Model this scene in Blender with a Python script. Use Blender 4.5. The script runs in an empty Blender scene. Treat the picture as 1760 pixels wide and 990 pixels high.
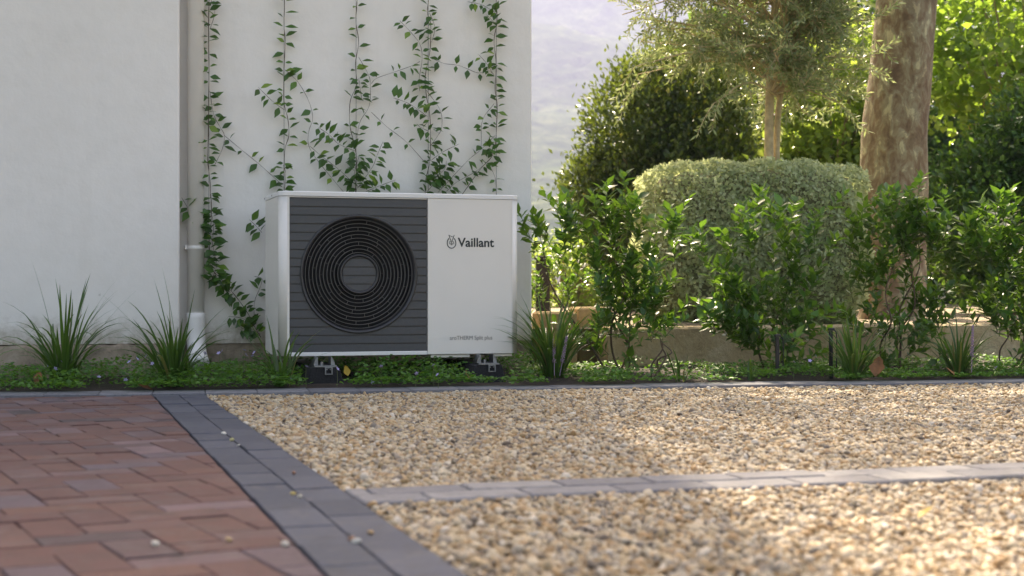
import bpy, math, random
import numpy as np
from mathutils import Vector, Matrix

random.seed(7)
rng = np.random.default_rng(7)
R = math.radians
S = bpy.context.scene
COL = S.collection

# ------------------------------------------------------------------ camera, sky, sun, exposure
F = 2600.0          # focal length in photograph pixels (1760 wide)
CH = 0.44           # camera height
cam = bpy.data.cameras.new('camera')
cam.sensor_width = 36.0
cam.lens = 36.0 * F / 1760.0
cam.clip_start = 0.05
cam.clip_end = 9000
cam.dof.use_dof = True
cam.dof.focus_distance = 6.9
cam.dof.aperture_fstop = 3.9
co = bpy.data.objects.new('camera', cam)
COL.objects.link(co)
co.location = (0, 0, CH)
co.rotation_euler = (R(90), 0, 0)
S.camera = co

SUN_EL, SUN_AZ = 51.0, -4.0       # azimuth measured from +Y towards +X
w = bpy.data.worlds.new('World')
S.world = w
w.use_nodes = True
nt = w.node_tree
sky = nt.nodes.new('ShaderNodeTexSky')
sky.sky_type = 'NISHITA'
sky.sun_disc = False
sky.sun_elevation = R(SUN_EL)
sky.sun_rotation = R(SUN_AZ)
sky.air_density = 1.0
sky.dust_density = 5.0
sky.ozone_density = 0.6
bg = nt.nodes['Background']
bg.inputs['Strength'].default_value = 0.125
nt.links.new(sky.outputs[0], bg.inputs['Color'])

sl = bpy.data.lights.new('sun', 'SUN')
sl.energy = 5.0
sl.angle = R(0.9)
sl.color = (1.0, 0.94, 0.84)
so = bpy.data.objects.new('sun', sl)
COL.objects.link(so)
sd = Vector((math.sin(R(SUN_AZ)) * math.cos(R(SUN_EL)), math.cos(R(SUN_AZ)) * math.cos(R(SUN_EL)), math.sin(R(SUN_EL))))
so.rotation_euler = sd.to_track_quat('Z', 'Y').to_euler()
so.location = (0, 20, 20)

S.view_settings.view_transform = 'Standard'
S.view_settings.look = 'None'
S.view_settings.exposure = 1.93
S.view_settings.use_white_balance = True
S.view_settings.white_balance_temperature = 8100
S.view_settings.white_balance_tint = 10
S.view_settings.gamma = 1
S.view_settings.use_curve_mapping = False
S.render.engine = 'CYCLES'
S.cycles.use_denoising = True
S.cycles.max_bounces = 7
S.cycles.diffuse_bounces = 4
S.cycles.glossy_bounces = 2
S.cycles.transmission_bounces = 4
S.cycles.volume_bounces = 0
S.cycles.sample_clamp_indirect = 6

# ------------------------------------------------------------------ helpers
def at(px, py, d):
    """the point that lies d metres into the scene on the line of sight of a photograph pixel"""
    return Vector(((px - 880) / F * d, d, CH - (py - 495) / F * d))

def onz(px, py, z=0.0):
    return at(px, py, (CH - z) * F / (py - 495))

def mesh_np(name, V, faces, smooth=False, attrs=None):
    """faces: int array (n,k) or list of lists"""
    me = bpy.data.meshes.new(name)
    V = np.asarray(V, dtype=np.float32)
    if isinstance(faces, np.ndarray):
        n, k = faces.shape
        me.vertices.add(len(V)); me.vertices.foreach_set('co', V.ravel())
        me.loops.add(n * k); me.loops.foreach_set('vertex_index', faces.astype(np.int32).ravel())
        me.polygons.add(n)
        me.polygons.foreach_set('loop_start', np.arange(0, n * k, k, dtype=np.int32))
        try:
            me.polygons.foreach_set('loop_total', np.full(n, k, dtype=np.int32))
        except Exception:
            pass
        me.update(calc_edges=True)
    else:
        me.from_pydata([tuple(map(float, v)) for v in V], [], faces)
        me.update()
    if smooth:
        me.polygons.foreach_set('use_smooth', np.ones(len(me.polygons), dtype=bool))
    for k_, a in (attrs or {}).items():
        at_ = me.attributes.new(k_, 'FLOAT', 'POINT')
        at_.data.foreach_set('value', np.asarray(a, dtype=np.float32))
    return me

def link(name, me, mat=None, parent=None, loc=None, rotz=0.0):
    if mat is not None and me is not None and len(me.materials) == 0:
        me.materials.append(mat)
    o = bpy.data.objects.new(name, me)
    COL.objects.link(o)
    if parent is not None:
        o.parent = parent
    if loc is not None:
        o.location = loc
    o.rotation_euler = (0, 0, rotz)
    return o

def tag(o, label=None, cat=None, group=None, kind=None):
    if label: o['label'] = label
    if cat: o['category'] = cat
    if group: o['group'] = group
    if kind: o['kind'] = kind
    return o

def thing(name, label, cat, loc=(0, 0, 0), rotz=0.0, group=None):
    o = bpy.data.objects.new(name, None)
    o.empty_display_size = 0.1
    COL.objects.link(o)
    o.location = loc
    o.rotation_euler = (0, 0, rotz)
    return tag(o, label, cat, group)

class MB:
    """collects shapes into one mesh"""
    def __init__(s): s.v, s.f = [], []
    def add(s, V, Fc):
        n = len(s.v)
        s.v += [tuple(p) for p in V]
        s.f += [[i + n for i in f] for f in Fc]
        return s
    def box(s, a, b, bev=0.0):
        x0, y0, z0 = a; x1, y1, z1 = b
        if bev <= 0:
            V = [(x0,y0,z0),(x1,y0,z0),(x1,y1,z0),(x0,y1,z0),(x0,y0,z1),(x1,y0,z1),(x1,y1,z1),(x0,y1,z1)]
            return s.add(V, [[3,2,1,0],[4,5,6,7],[0,1,5,4],[1,2,6,5],[2,3,7,6],[3,0,4,7]])
        return s.prism([(x0,y0),(x1,y0),(x1,y1),(x0,y1)], z0, z1, bev)
    def prism(s, poly, z0, z1, bev=0.0):
        """poly counter-clockwise in xy; the top edge is chamfered by bev"""
        n = len(poly)
        V = [(x, y, z0) for x, y in poly]
        if bev > 0:
            V += [(x, y, z1 - bev) for x, y in poly]
            ins = inset(poly, bev)
            V += [(x, y, z1) for x, y in ins]
            fs = [list(range(n))[::-1], [2*n + i for i in range(n)]]
            for i in range(n):
                j = (i + 1) % n
                fs += [[i, j, n + j, n + i], [n + i, n + j, 2*n + j, 2*n + i]]
        else:
            V += [(x, y, z1) for x, y in poly]
            fs = [list(range(n))[::-1], [n + i for i in range(n)]]
            for i in range(n):
                j = (i + 1) % n
                fs.append([i, j, n + j, n + i])
        return s.add(V, fs)
    def tube(s, pts, rad, k=6, cap=True):
        V, Fc = tube_geo(pts, rad, k, cap)
        return s.add(V, Fc)
    def mesh(s, name, smooth=False):
        return mesh_np(name, s.v, s.f, smooth)
    def build(s, name, mat, parent=None, smooth=False, loc=None):
        return link(name, s.mesh(name, smooth), mat, parent, loc)

def inset(poly, b):
    n = len(poly); out = []
    for i in range(n):
        p0, p1, p2 = Vector(poly[i - 1]), Vector(poly[i]), Vector(poly[(i + 1) % n])
        e0 = (p1 - p0).normalized(); e1 = (p2 - p1).normalized()
        n0 = Vector((-e0.y, e0.x)); n1 = Vector((-e1.y, e1.x))
        m = n0 + n1
        m = m / max(0.3, m.length_squared) * 2
        out.append((p1.x + m.x * b, p1.y + m.y * b))
    return out

def tube_geo(pts, rad, k=6, cap=True):
    pts = [Vector(p) for p in pts]
    n = len(pts)
    if not hasattr(rad, '__len__'): rad = [rad] * n
    V, Fc = [], []
    up = None
    for i in range(n):
        t = (pts[min(i + 1, n - 1)] - pts[max(i - 1, 0)]).normalized()
        if up is None:
            up = t.orthogonal().normalized()
        else:
            up = (up - t * up.dot(t))
            up = up.normalized() if up.length > 1e-5 else t.orthogonal().normalized()
        sd_ = t.cross(up)
        for j in range(k):
            a = 2 * math.pi * j / k
            V.append(pts[i] + (up * math.cos(a) + sd_ * math.sin(a)) * rad[i])
    for i in range(n - 1):
        for j in range(k):
            a, b = i * k + j, i * k + (j + 1) % k
            Fc.append([a, b, b + k, a + k])
    if cap:
        Fc.append([j for j in range(k)][::-1]); Fc.append([(n - 1) * k + j for j in range(k)])
    return V, Fc

def smooth_path(pts, sub=5):
    """Catmull-Rom through pts"""
    pts = [Vector(p) for p in pts]
    if len(pts) < 3:
        return [pts[0].lerp(pts[-1], i / sub) for i in range(sub + 1)]
    P = [pts[0] * 2 - pts[1]] + pts + [pts[-1] * 2 - pts[-2]]
    out = []
    for i in range(1, len(P) - 2):
        for j in range(sub):
            t = j / sub
            a, b, c, d = P[i - 1], P[i], P[i + 1], P[i + 2]
            out.append(0.5 * (2 * b + (c - a) * t + (2 * a - 5 * b + 4 * c - d) * t * t + (3 * b - a - 3 * c + d) * t ** 3))
    out.append(pts[-1])
    return out

def clip(poly, p, nrm):
    """keep the side of the line through p where (q-p).nrm >= 0"""
    out = []
    for i in range(len(poly)):
        a, b = Vector(poly[i]), Vector(poly[(i + 1) % len(poly)])
        da, db = (a - p).dot(nrm), (b - p).dot(nrm)
        if da >= 0: out.append(a)
        if da * db < 0: out.append(a + (b - a) * (da / (da - db)))
    return [(q.x, q.y) for q in out]

def area(poly):
    return 0.5 * sum(poly[i][0] * poly[(i + 1) % len(poly)][1] - poly[(i + 1) % len(poly)][0] * poly[i][1] for i in range(len(poly)))

# ------------------------------------------------------------------ materials
def srgb(r, g, b):
    f = lambda c: ((c / 255 + 0.055) / 1.055) ** 2.4 if c > 10 else c / 255 / 12.92
    return (f(r), f(g), f(b), 1)

def nmat(name):
    m = bpy.data.materials.new(name)
    m.use_nodes = True
    n = m.node_tree
    return m, n, n.nodes['Principled BSDF']

def ramp(n, stops, interp='LINEAR'):
    r = n.nodes.new('ShaderNodeValToRGB')
    r.color_ramp.interpolation = interp
    e = r.color_ramp.elements
    while len(e) < len(stops): e.new(0.5)
    for i, (p, c) in enumerate(stops):
        e[i].position = p
        e[i].color = c if len(c) == 4 else (*c, 1)
    return r

def noise(n, scale, detail=4, rough=0.55, vec=None, dist=0.0):
    t = n.nodes.new('ShaderNodeTexNoise')
    t.inputs['Scale'].default_value = scale
    t.inputs['Detail'].default_value = detail
    t.inputs['Roughness'].default_value = rough
    t.inputs['Distortion'].default_value = dist
    if vec is not None: n.links.new(vec, t.inputs['Vector'])
    return t

def mixc(n, fac, a, b, mode='MIX'):
    x = n.nodes.new('ShaderNodeMix')
    x.data_type = 'RGBA'; x.blend_type = mode
    for sock, val in ((x.inputs[0], fac), (x.inputs[6], a), (x.inputs[7], b)):
        if hasattr(val, 'is_output') or isinstance(val, bpy.types.NodeSocket): n.links.new(val, sock)
        elif isinstance(val, (int, float)): sock.default_value = val
        else: sock.default_value = val if len(val) == 4 else (*val, 1)
    return x.outputs[2]

def bump(n, h, bsdf, strength=0.3, dist=0.002):
    b = n.nodes.new('ShaderNodeBump')
    b.inputs['Strength'].default_value = strength
    b.inputs['Distance'].default_value = dist
    n.links.new(h, b.inputs['Height'])
    n.links.new(b.outputs[0], bsdf.inputs['Normal'])

def coords(n, which='Object'):
    return n.nodes.new('ShaderNodeTexCoord').outputs[which]

def plain(name, col, rough=0.5, metal=0.0, spec=0.5, nscale=0, namp=0.15, bscale=0, bstr=0.2, bdist=0.001):
    m, n, b = nmat(name)
    b.inputs['Roughness'].default_value = rough
    b.inputs['Metallic'].default_value = metal
    b.inputs['Specular IOR Level'].default_value = spec
    if nscale:
        t = noise(n, nscale, 5, 0.6, coords(n))
        lo = tuple(c * (1 - namp) for c in col[:3]); hi = tuple(min(1, c * (1 + namp)) for c in col[:3])
        r = ramp(n, [(0.3, lo), (0.7, hi)])
        n.links.new(t.outputs[0], r.inputs[0]); n.links.new(r.outputs[0], b.inputs['Base Color'])
    else:
        b.inputs['Base Color'].default_value = (*col[:3], 1)
    if bscale:
        t2 = noise(n, bscale, 4, 0.6, coords(n))
        bump(n, t2.outputs[0], b, bstr, bdist)
    return m

def rnd_socket(n, src):
    if src == 'obj':
        return n.nodes.new('ShaderNodeObjectInfo').outputs['Random']
    a = n.nodes.new('ShaderNodeAttribute')
    a.attribute_name = 'rnd'
    return a.outputs['Fac']

def leaf_mat(name, stops, src='attr', transl=0.4, tcol=(0.25, 0.36, 0.03), rough=0.38, spec=0.5):
    m, n, b = nmat(name)
    r = ramp(n, stops)
    n.links.new(rnd_socket(n, src), r.inputs[0])
    n.links.new(r.outputs[0], b.inputs['Base Color'])
    b.inputs['Roughness'].default_value = rough
    b.inputs['Specular IOR Level'].default_value = spec
    t = n.nodes.new('ShaderNodeBsdfTranslucent')
    tc = mixc(n, 0.55, r.outputs[0], tcol)
    n.links.new(tc, t.inputs['Color'])
    mx = n.nodes.new('ShaderNodeMixShader')
    mx.inputs[0].default_value = transl
    n.links.new(b.outputs[0], mx.inputs[1]); n.links.new(t.outputs[0], mx.inputs[2])
    n.links.new(mx.outputs[0], n.nodes['Material Output'].inputs['Surface'])
    return m

def wall_material():
    m, n, b = nmat('white_painted_plaster')
    c = coords(n)
    t1 = noise(n, 1.3, 5, 0.6, c); t2 = noise(n, 9, 5, 0.65, c)
    r1 = ramp(n, [(0.3, (0.79, 0.75, 0.70)), (0.7, (0.84, 0.80, 0.75))])
    n.links.new(t1.outputs[0], r1.inputs[0])
    r2 = ramp(n, [(0.35, (0.90, 0.89, 0.87)), (0.6, (1, 1, 1))])
    n.links.new(t2.outputs[0], r2.inputs[0])
    col = mixc(n, 0.35, r1.outputs[0], mixc(n, 1.0, r1.outputs[0], r2.outputs[0], 'MULTIPLY'))
    # a few scuffs and specks on the paint
    v = n.nodes.new('ShaderNodeTexVoronoi'); v.inputs['Scale'].default_value = 3.1
    n.links.new(c, v.inputs['Vector'])
    rs = ramp(n, [(0.016, (0.45, 0.42, 0.38)), (0.03, (1, 1, 1))])
    n.links.new(v.outputs['Distance'], rs.inputs[0])
    col = mixc(n, 0.5, col, mixc(n, 1.0, col, rs.outputs[0], 'MULTIPLY'))
    sx = n.nodes.new('ShaderNodeSeparateXYZ'); n.links.new(c, sx.inputs[0])
    hr = n.nodes.new('ShaderNodeMapRange'); hr.inputs[1].default_value = 0.17; hr.inputs[2].default_value = 0.42; hr.inputs[3].default_value = 0.75; hr.inputs[4].default_value = 0.0
    n.links.new(sx.outputs['Z'], hr.inputs[0])
    ts = noise(n, 16, 6, 0.7, c)
    mm = n.nodes.new('ShaderNodeMath'); mm.operation = 'MULTIPLY'; n.links.new(hr.outputs[0], mm.inputs[0]); n.links.new(ts.outputs[0], mm.inputs[1])
    rd = ramp(n, [(0.16, (0, 0, 0)), (0.42, (1, 1, 1))]); n.links.new(mm.outputs[0], rd.inputs[0])
    col = mixc(n, rd.outputs[0], col, (0.40, 0.34, 0.26))
    mpv = n.nodes.new('ShaderNodeMapping'); mpv.inputs['Scale'].default_value = (9, 9, 0.35); n.links.new(c, mpv.inputs['Vector'])
    tr = noise(n, 1.0, 4, 0.6, mpv.outputs[0]); rr_ = ramp(n, [(0.26, (0.88, 0.86, 0.83)), (0.42, (1, 1, 1))]); n.links.new(tr.outputs[0], rr_.inputs[0])
    col = mixc(n, 0.35, col, mixc(n, 1.0, col, rr_.outputs[0], 'MULTIPLY'))
    n.links.new(col, b.inputs['Base Color'])
    b.inputs['Roughness'].default_value = 0.75
    b.inputs['Specular IOR Level'].default_value = 0.25
    t3 = noise(n, 14, 6, 0.6, c)
    bump(n, t3.outputs[0], b, 0.4, 0.008)
    return m

def stone_material(name, cols, scale=7, bdist=0.01):
    m, n, b = nmat(name)
    c = coords(n)
    t = noise(n, scale, 7, 0.65, c, 0.6); t2 = noise(n, scale * 7, 5, 0.7, c)
    r = ramp(n, [(0.25 + 0.5 * i / (len(cols) - 1), cc) for i, cc in enumerate(cols)])
    n.links.new(t.outputs[0], r.inputs[0])
    r2 = ramp(n, [(0.3, (0.72, 0.72, 0.72)), (0.65, (1, 1, 1))])
    n.links.new(t2.outputs[0], r2.inputs[0])
    n.links.new(mixc(n, 0.8, r.outputs[0], r2.outputs[0], 'MULTIPLY'), b.inputs['Base Color'])
    b.inputs['Roughness'].default_value = 0.85
    bump(n, t2.outputs[0], b, 0.6, bdist)
    return m

def paver_material(name, stops, scale=16, src='obj'):
    """colour by the piece, then blotches, streaks and grain on it"""
    m, n, b = nmat(name)
    r = ramp(n, stops)
    n.links.new(rnd_socket(n, src), r.inputs[0])
    g = n.nodes.new('ShaderNodeNewGeometry')
    t = noise(n, scale, 6, 0.65, g.outputs['Position'], 0.8); t2 = noise(n, 150, 4, 0.7, g.outputs['Position'])
    r1 = ramp(n, [(0.3, (0.62, 0.60, 0.60)), (0.5, (1, 1, 1)), (0.75, (1.25, 1.2, 1.18))])
    n.links.new(t.outputs[0], r1.inputs[0])
    c = mixc(n, 0.9, r.outputs[0], mixc(n, 1, r.outputs[0], r1.outputs[0], 'MULTIPLY'))
    t4 = noise(n, scale * 0.55, 7, 0.72, g.outputs['Position'], 1.2)
    r4 = ramp(n, [(0.52, (0, 0, 0)), (0.72, (0.55, 0.55, 0.55))]); n.links.new(t4.outputs[0], r4.inputs[0])
    c = mixc(n, r4.outputs[0], c, (0.17, 0.15, 0.145))
    t5 = noise(n, scale * 0.9, 7, 0.75, g.outputs['Position'], 0.5)
    r5 = ramp(n, [(0.56, (0, 0, 0)), (0.70, (0.6, 0.6, 0.6))]); n.links.new(t5.outputs[0], r5.inputs[0])
    c = mixc(n, r5.outputs[0], c, (0.055, 0.047, 0.042))
    r2 = ramp(n, [(0.35, (0.75, 0.75, 0.75)), (0.6, (1.05, 1.05, 1.05))])
    n.links.new(t2.outputs[0], r2.inputs[0])
    c = mixc(n, 0.6, c, mixc(n, 1, c, r2.outputs[0], 'MULTIPLY'))
    n.links.new(c, b.inputs['Base Color'])
    rr = ramp(n, [(0.3, (0.62, 0.62, 0.62)), (0.7, (0.85, 0.85, 0.85))])
    n.links.new(t.outputs[0], rr.inputs[0]); n.links.new(rr.outputs[0], b.inputs['Roughness'])
    b.inputs['Specular IOR Level'].default_value = 0.3
    bump(n, t2.outputs[0], b, 0.5, 0.0012)
    return m

M = {}
M['wall'] = wall_material()
M['plinth'] = stone_material('weathered_plinth', [(0.14, 0.11, 0.08), (0.36, 0.28, 0.20), (0.48, 0.41, 0.33)], 7)
M['lowwall'] = stone_material('tan_render', [(0.30, 0.21, 0.11), (0.50, 0.38, 0.21), (0.62, 0.51, 0.33)], 5, 0.03)
M['sandstone'] = stone_material('sandstone', [(0.34, 0.22, 0.09), (0.48, 0.33, 0.15), (0.52, 0.40, 0.22)], 6)
BRICK_TONES = [(0.0, (0.130, 0.067, 0.059)), (0.18, (0.141, 0.074, 0.064)), (0.36, (0.122, 0.067, 0.061)), (0.52, (0.153, 0.080, 0.064)),
    (0.62, (0.139, 0.085, 0.081)), (0.70, (0.193, 0.130, 0.136)), (0.76, (0.129, 0.082, 0.081)), (0.84, (0.075, 0.056, 0.059)), (0.90, (0.119, 0.067, 0.063)), (0.96, (0.128, 0.096, 0.108)), (1.0, (0.136, 0.092, 0.093))]
M['brick'] = paver_material('clay_brick', BRICK_TONES)
M['brick_outer'] = paver_material('clay_brick_outer', BRICK_TONES, 16, 'attr')
M['paver'] = paver_material('charcoal_paver', [(0, (0.070, 0.076, 0.098)), (0.5, (0.082, 0.088, 0.112)), (1, (0.098, 0.104, 0.13))], 22)
M['kerb_paver'] = paver_material('kerb_paver', [(0, (0.15, 0.153, 0.17)), (0.5, (0.18, 0.182, 0.20)), (1, (0.21, 0.21, 0.225))], 22)
M['pale_paver'] = paver_material('grey_paver', [(0, (0.17, 0.165, 0.18)), (0.5, (0.22, 0.215, 0.225)), (1, (0.27, 0.26, 0.26))], 22)
M['sand'] = plain('joint_sand', (0.10, 0.078, 0.062), 0.95, nscale=60, namp=0.4)
M['soil'] = stone_material('dark_soil', [(0.02, 0.014, 0.009), (0.045, 0.03, 0.02), (0.07, 0.05, 0.035)], 14, 0.02)
M['mulch'] = stone_material('pale_mulch', [(0.12, 0.09, 0.05), (0.25, 0.19, 0.12), (0.36, 0.29, 0.2)], 9, 0.02)
M['ground'] = stone_material('meadow_ground', [(0.05, 0.06, 0.02), (0.08, 0.09, 0.03), (0.12, 0.11, 0.05)], 0.6, 0.05)
M['gravel_bed'] = stone_material('gravel_bed', [(0.08, 0.055, 0.03), (0.17, 0.115, 0.065), (0.26, 0.19, 0.12)], 60, 0.01)
M['casing'] = plain('white_casing', (0.74, 0.71, 0.66), 0.34, spec=0.5, nscale=5, namp=0.025, bscale=900, bstr=0.04, bdist=0.0003)
M['lid'] = plain('white_lid', (0.74, 0.73, 0.71), 0.3, spec=0.5)
M['slat'] = plain('graphite_plastic', (0.058, 0.062, 0.068), 0.45, spec=0.5, nscale=40, namp=0.06)
M['ring'] = plain('grille_plastic', (0.13, 0.126, 0.12), 0.4)
M['bezel'] = plain('black_bezel', (0.03, 0.03, 0.032), 0.35)
M['black'] = plain('black_void', (0.006, 0.006, 0.006), 0.8)
M['ink'] = plain('dark_ink', (0.012, 0.022, 0.022), 0.45)
M['grey_ink'] = plain('grey_ink', (0.13, 0.125, 0.12), 0.5)
M['rubber'] = plain('recycled_rubber', (0.018, 0.018, 0.019), 0.9, nscale=160, namp=0.7, bscale=180, bstr=0.8, bdist=0.003)
M['aluminium'] = plain('aluminium', (0.24, 0.25, 0.265), 0.42, metal=1.0, nscale=60, namp=0.2)
M['pipe'] = plain('painted_pipe', (0.80, 0.77, 0.73), 0.5, nscale=8, namp=0.05)
M['stem'] = plain('brown_stem', (0.10, 0.065, 0.04), 0.7)
M['green_stem'] = plain('green_stem', (0.10, 0.13, 0.04), 0.6)
M['twig'] = plain('grey_bark', (0.30, 0.23, 0.14), 0.8, nscale=30, namp=0.3, bscale=60, bstr=0.6, bdist=0.004)
M['olive_bark'] = plain('pale_olive_bark', (0.46, 0.36, 0.21), 0.8, nscale=25, namp=0.25, bscale=50, bstr=0.6, bdist=0.004)
M['stake'] = plain('black_plastic', (0.015, 0.015, 0.018), 0.4)
M['timber'] = plain('dark_timber', (0.022, 0.018, 0.016), 0.7, nscale=12, namp=0.4)
M['vine_leaf'] = leaf_mat('vine_leaf', [(0, (0.022, 0.065, 0.014)), (0.6, (0.045, 0.125, 0.022)), (0.88, (0.075, 0.18, 0.03)), (1, (0.20, 0.30, 0.035))], 'obj', 0.3, (0.2, 0.36, 0.03))
M['shrub_leaf'] = leaf_mat('shrub_leaf', [(0, (0.014, 0.055, 0.014)), (0.55, (0.036, 0.12, 0.024)), (0.88, (0.085, 0.21, 0.035)), (1, (0.22, 0.31, 0.05))], 'obj', 0.45, (0.30, 0.56, 0.05), 0.3)
M['shrub_leaf_stuff'] = leaf_mat('shrub_leaf_inner', [(0, (0.016, 0.05, 0.013)), (0.6, (0.04, 0.105, 0.022)), (1, (0.09, 0.19, 0.03))], 'attr', 0.43, (0.30, 0.56, 0.05), 0.3)
M['blade'] = leaf_mat('grass_blade', [(0, (0.03, 0.075, 0.016)), (0.7, (0.055, 0.13, 0.026)), (0.93, (0.10, 0.19, 0.035)), (0.96, (0.20, 0.15, 0.06)), (1, (0.24, 0.18, 0.08))], 'obj', 0.35, (0.2, 0.36, 0.04), 0.35)
M['cover'] = leaf_mat('ground_cover_leaf', [(0, (0.035, 0.11, 0.018)), (0.6, (0.07, 0.20, 0.03)), (1, (0.13, 0.28, 0.045))], 'attr', 0.4, (0.24, 0.48, 0.04), 0.45)
M['hedge_leaf'] = leaf_mat('silver_leaf', [(0, (0.20, 0.26, 0.13)), (0.5, (0.38, 0.44, 0.25)), (1, (0.58, 0.63, 0.42))], 'attr', 0.45, (0.80, 0.86, 0.42), 0.7, 0.2)
M['hedge_core'] = plain('hedge_core', (0.20, 0.20, 0.11), 0.95, nscale=20, namp=0.5)
M['olive_leaf'] = leaf_mat('olive_leaf', [(0, (0.09, 0.14, 0.05)), (0.6, (0.20, 0.26, 0.11)), (1, (0.44, 0.47, 0.28))], 'attr', 0.38, (0.42, 0.50, 0.17), 0.32, 0.6)
M['dark_leaf'] = leaf_mat('evergreen_leaf', [(0, (0.010, 0.028, 0.010)), (0.6, (0.026, 0.065, 0.016)), (0.84, (0.07, 0.13, 0.025)), (1, (0.42, 0.38, 0.09))], 'attr', 0.3, (0.36, 0.46, 0.05), 0.3)
M['lime_leaf'] = leaf_mat('lime_leaf', [(0, (0.07, 0.15, 0.03)), (0.6, (0.14, 0.24, 0.045)), (0.9, (0.27, 0.32, 0.06)), (1, (0.46, 0.38, 0.10))], 'attr', 0.55, (0.62, 0.78, 0.12), 0.4)
M['hedge_green'] = leaf_mat('hedge_green_leaf', [(0, (0.014, 0.05, 0.014)), (0.6, (0.036, 0.11, 0.026)), (1, (0.095, 0.22, 0.05))], 'attr', 0.36, (0.30, 0.52, 0.05), 0.3)
M['plane_leaf'] = leaf_mat('plane_leaf', [(0, (0.06, 0.13, 0.02)), (0.7, (0.12, 0.20, 0.025)), (1, (0.30, 0.31, 0.05))], 'attr', 0.55, (0.50, 0.74, 0.09), 0.4)
M['yellow_leaf'] = plain('yellow_fallen_leaf', (0.42, 0.27, 0.03), 0.6)
M['brown_leaf'] = plain('brown_fallen_leaf', (0.20, 0.085, 0.03), 0.7, nscale=30, namp=0.4)
M['violet'] = plain('violet_petal', (0.42, 0.36, 0.62), 0.6)
M['purple'] = plain('purple_petal', (0.30, 0.20, 0.30), 0.6)

# ------------------------------------------------------------------ setting: frames of reference
TH = R(17.0)
u = Vector((math.cos(TH), math.sin(TH))); v = Vector((-math.sin(TH), math.cos(TH)))
P0 = Vector((-1.0386, 6.75))                 # front left foot point of the heat pump
W0 = P0 + v * 0.70                           # a point of the recessed house wall

def wp(px, py, off=0.0):
    """pixel -> point on the plane parallel to the house wall, off metres in front of it"""
    k = (px - 880) / F
    d = (-off + W0.dot(v)) / (k * v.x + v.y)
    return at(px, py, d)

def s_of(px):
    k = (px - 880) / F
    return (k * P0.y - P0.x) / (u.x - k * u.y)

# strips and kerb on the ground
SD = Vector((0.2924, -0.9563))               # the double paver strip runs this way, towards the camera
SN = Vector((0.9563, 0.2924))                # across it, to the right
SA = Vector((-0.282, 2.311))                 # on its left edge
KA = Vector((-0.92, 6.32)); KD = Vector((math.cos(R(11.9)), math.sin(R(11.9)))); KN = Vector((-KD.y, KD.x))   # kerb front edge
CA = Vector((-0.285, 3.09)); CD = Vector((math.cos(R(17.0)), math.sin(R(17.0)))); CN = Vector((-CD.y, CD.x))   # cross strip near edge
KW, CW, SW = 0.20, 0.222, 0.206

def quad_sheet(name, pts, z, mat, kind='structure'):
    o = link(name, mesh_np(name, [(x, y, z) for x, y in pts], [list(range(len(pts)))]), mat)
    return tag(o, kind=kind)

# the far ground, one big sheet
gs = 1700
tag(link('ground', mesh_np('ground', [(-gs, -60, -0.06), (gs, -60, -0.06), (gs, 2150, -0.06), (-gs, 2150, -0.06)], [[0, 1, 2, 3]]), M['ground']), kind='structure')

# brick paving: each brick a piece of the paving
pav = link('brick_paving', mesh_np('brick_paving', [(x, y, -0.009) for x, y in [(-4.2, 0.2), (0.34, 0.2), (-1.5, 6.25), (-4.2, 5.75)]], [[0, 1, 2, 3]]), M['sand'])
tag(pav, kind='structure')
e1 = Vector((math.cos(R(27)), math.sin(R(27)))); e2 = Vector((-e1.y, e1.x))
BW = 0.096; GAP = 0.0026
brick_me = {}
def brick_poly(c, a, b):   # centre, half lengths along e1, e2
    return [tuple(c - e1 * a - e2 * b), tuple(c + e1 * a - e2 * b), tuple(c + e1 * a + e2 * b), tuple(c - e1 * a + e2 * b)]
nb = 0
rest_mb, rest_r = MB(), []
org = Vector((-1.2, 4.0))
for iy in range(-60, 60):
    for ix in range(-60, 60):
        m_ = (ix - iy) % 4
        if m_ == 0: c = org + e1 * (ix + 1) * BW + e2 * (iy + 0.5) * BW; a, b = BW - GAP / 2, BW / 2 - GAP / 2
        elif m_ == 3: c = org + e1 * (ix + 0.5) * BW + e2 * (iy + 1) * BW; a, b = BW / 2 - GAP / 2, BW - GAP / 2
        else: continue
        # what the photograph shows, and a margin round it
        lim = -0.3385 * c.y - 0.42
        if c.x < lim - 0.9 or c.y < 1.3 or c.y > 6.4: continue
        outer = c.x < lim or c.y < 1.75
        poly = brick_poly(c, a, b)
        full = area(poly)
        poly = clip(poly, SA - SN * 0.004, -SN)
        if len(poly) >= 3: poly = clip(poly, KA - KN * 0.004, -KN)
        if len(poly) < 3 or area(poly) < 0.0008: continue
        zt = rng.normal(0, 0.0012)
        if outer:           # beyond the frame: one joined part
            n0 = len(rest_mb.v); rest_mb.prism(poly, -0.05, zt, 0.0022); rest_r += [rng.random()] * (len(rest_mb.v) - n0)
            continue
        key = (m_, int(rng.integers(0, 4)))
        if area(poly) > full * 0.999:
            if key not in brick_me:
                mb = MB(); pl = [(x - c.x, y - c.y) for x, y in poly]
                pl = [(x + rng.normal(0, 0.0007), y + rng.normal(0, 0.0007)) for x, y in pl]
                mb.prism(pl, -0.05, 0.0, 0.0022)
                brick_me[key] = mb.mesh('brick'); brick_me[key].materials.append(M['brick'])
            o = link('brick', brick_me[key], None, pav, (c.x, c.y, zt))
        else:
            mb = MB(); mb.prism([(x - c.x, y - c.y) for x, y in poly], -0.05, 0.0, 0.0025)
            o = mb.build('brick', M['brick'], pav, loc=(c.x, c.y, zt))
        o.rotation_euler = (rng.normal(0, 0.006), rng.normal(0, 0.006), rng.normal(0, 0.006))
        nb += 1

tag(link('bricks', mesh_np('bricks', rest_mb.v, rest_mb.f, False, {'rnd': rest_r}), M['brick_outer'], pav), kind='stuff')

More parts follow.
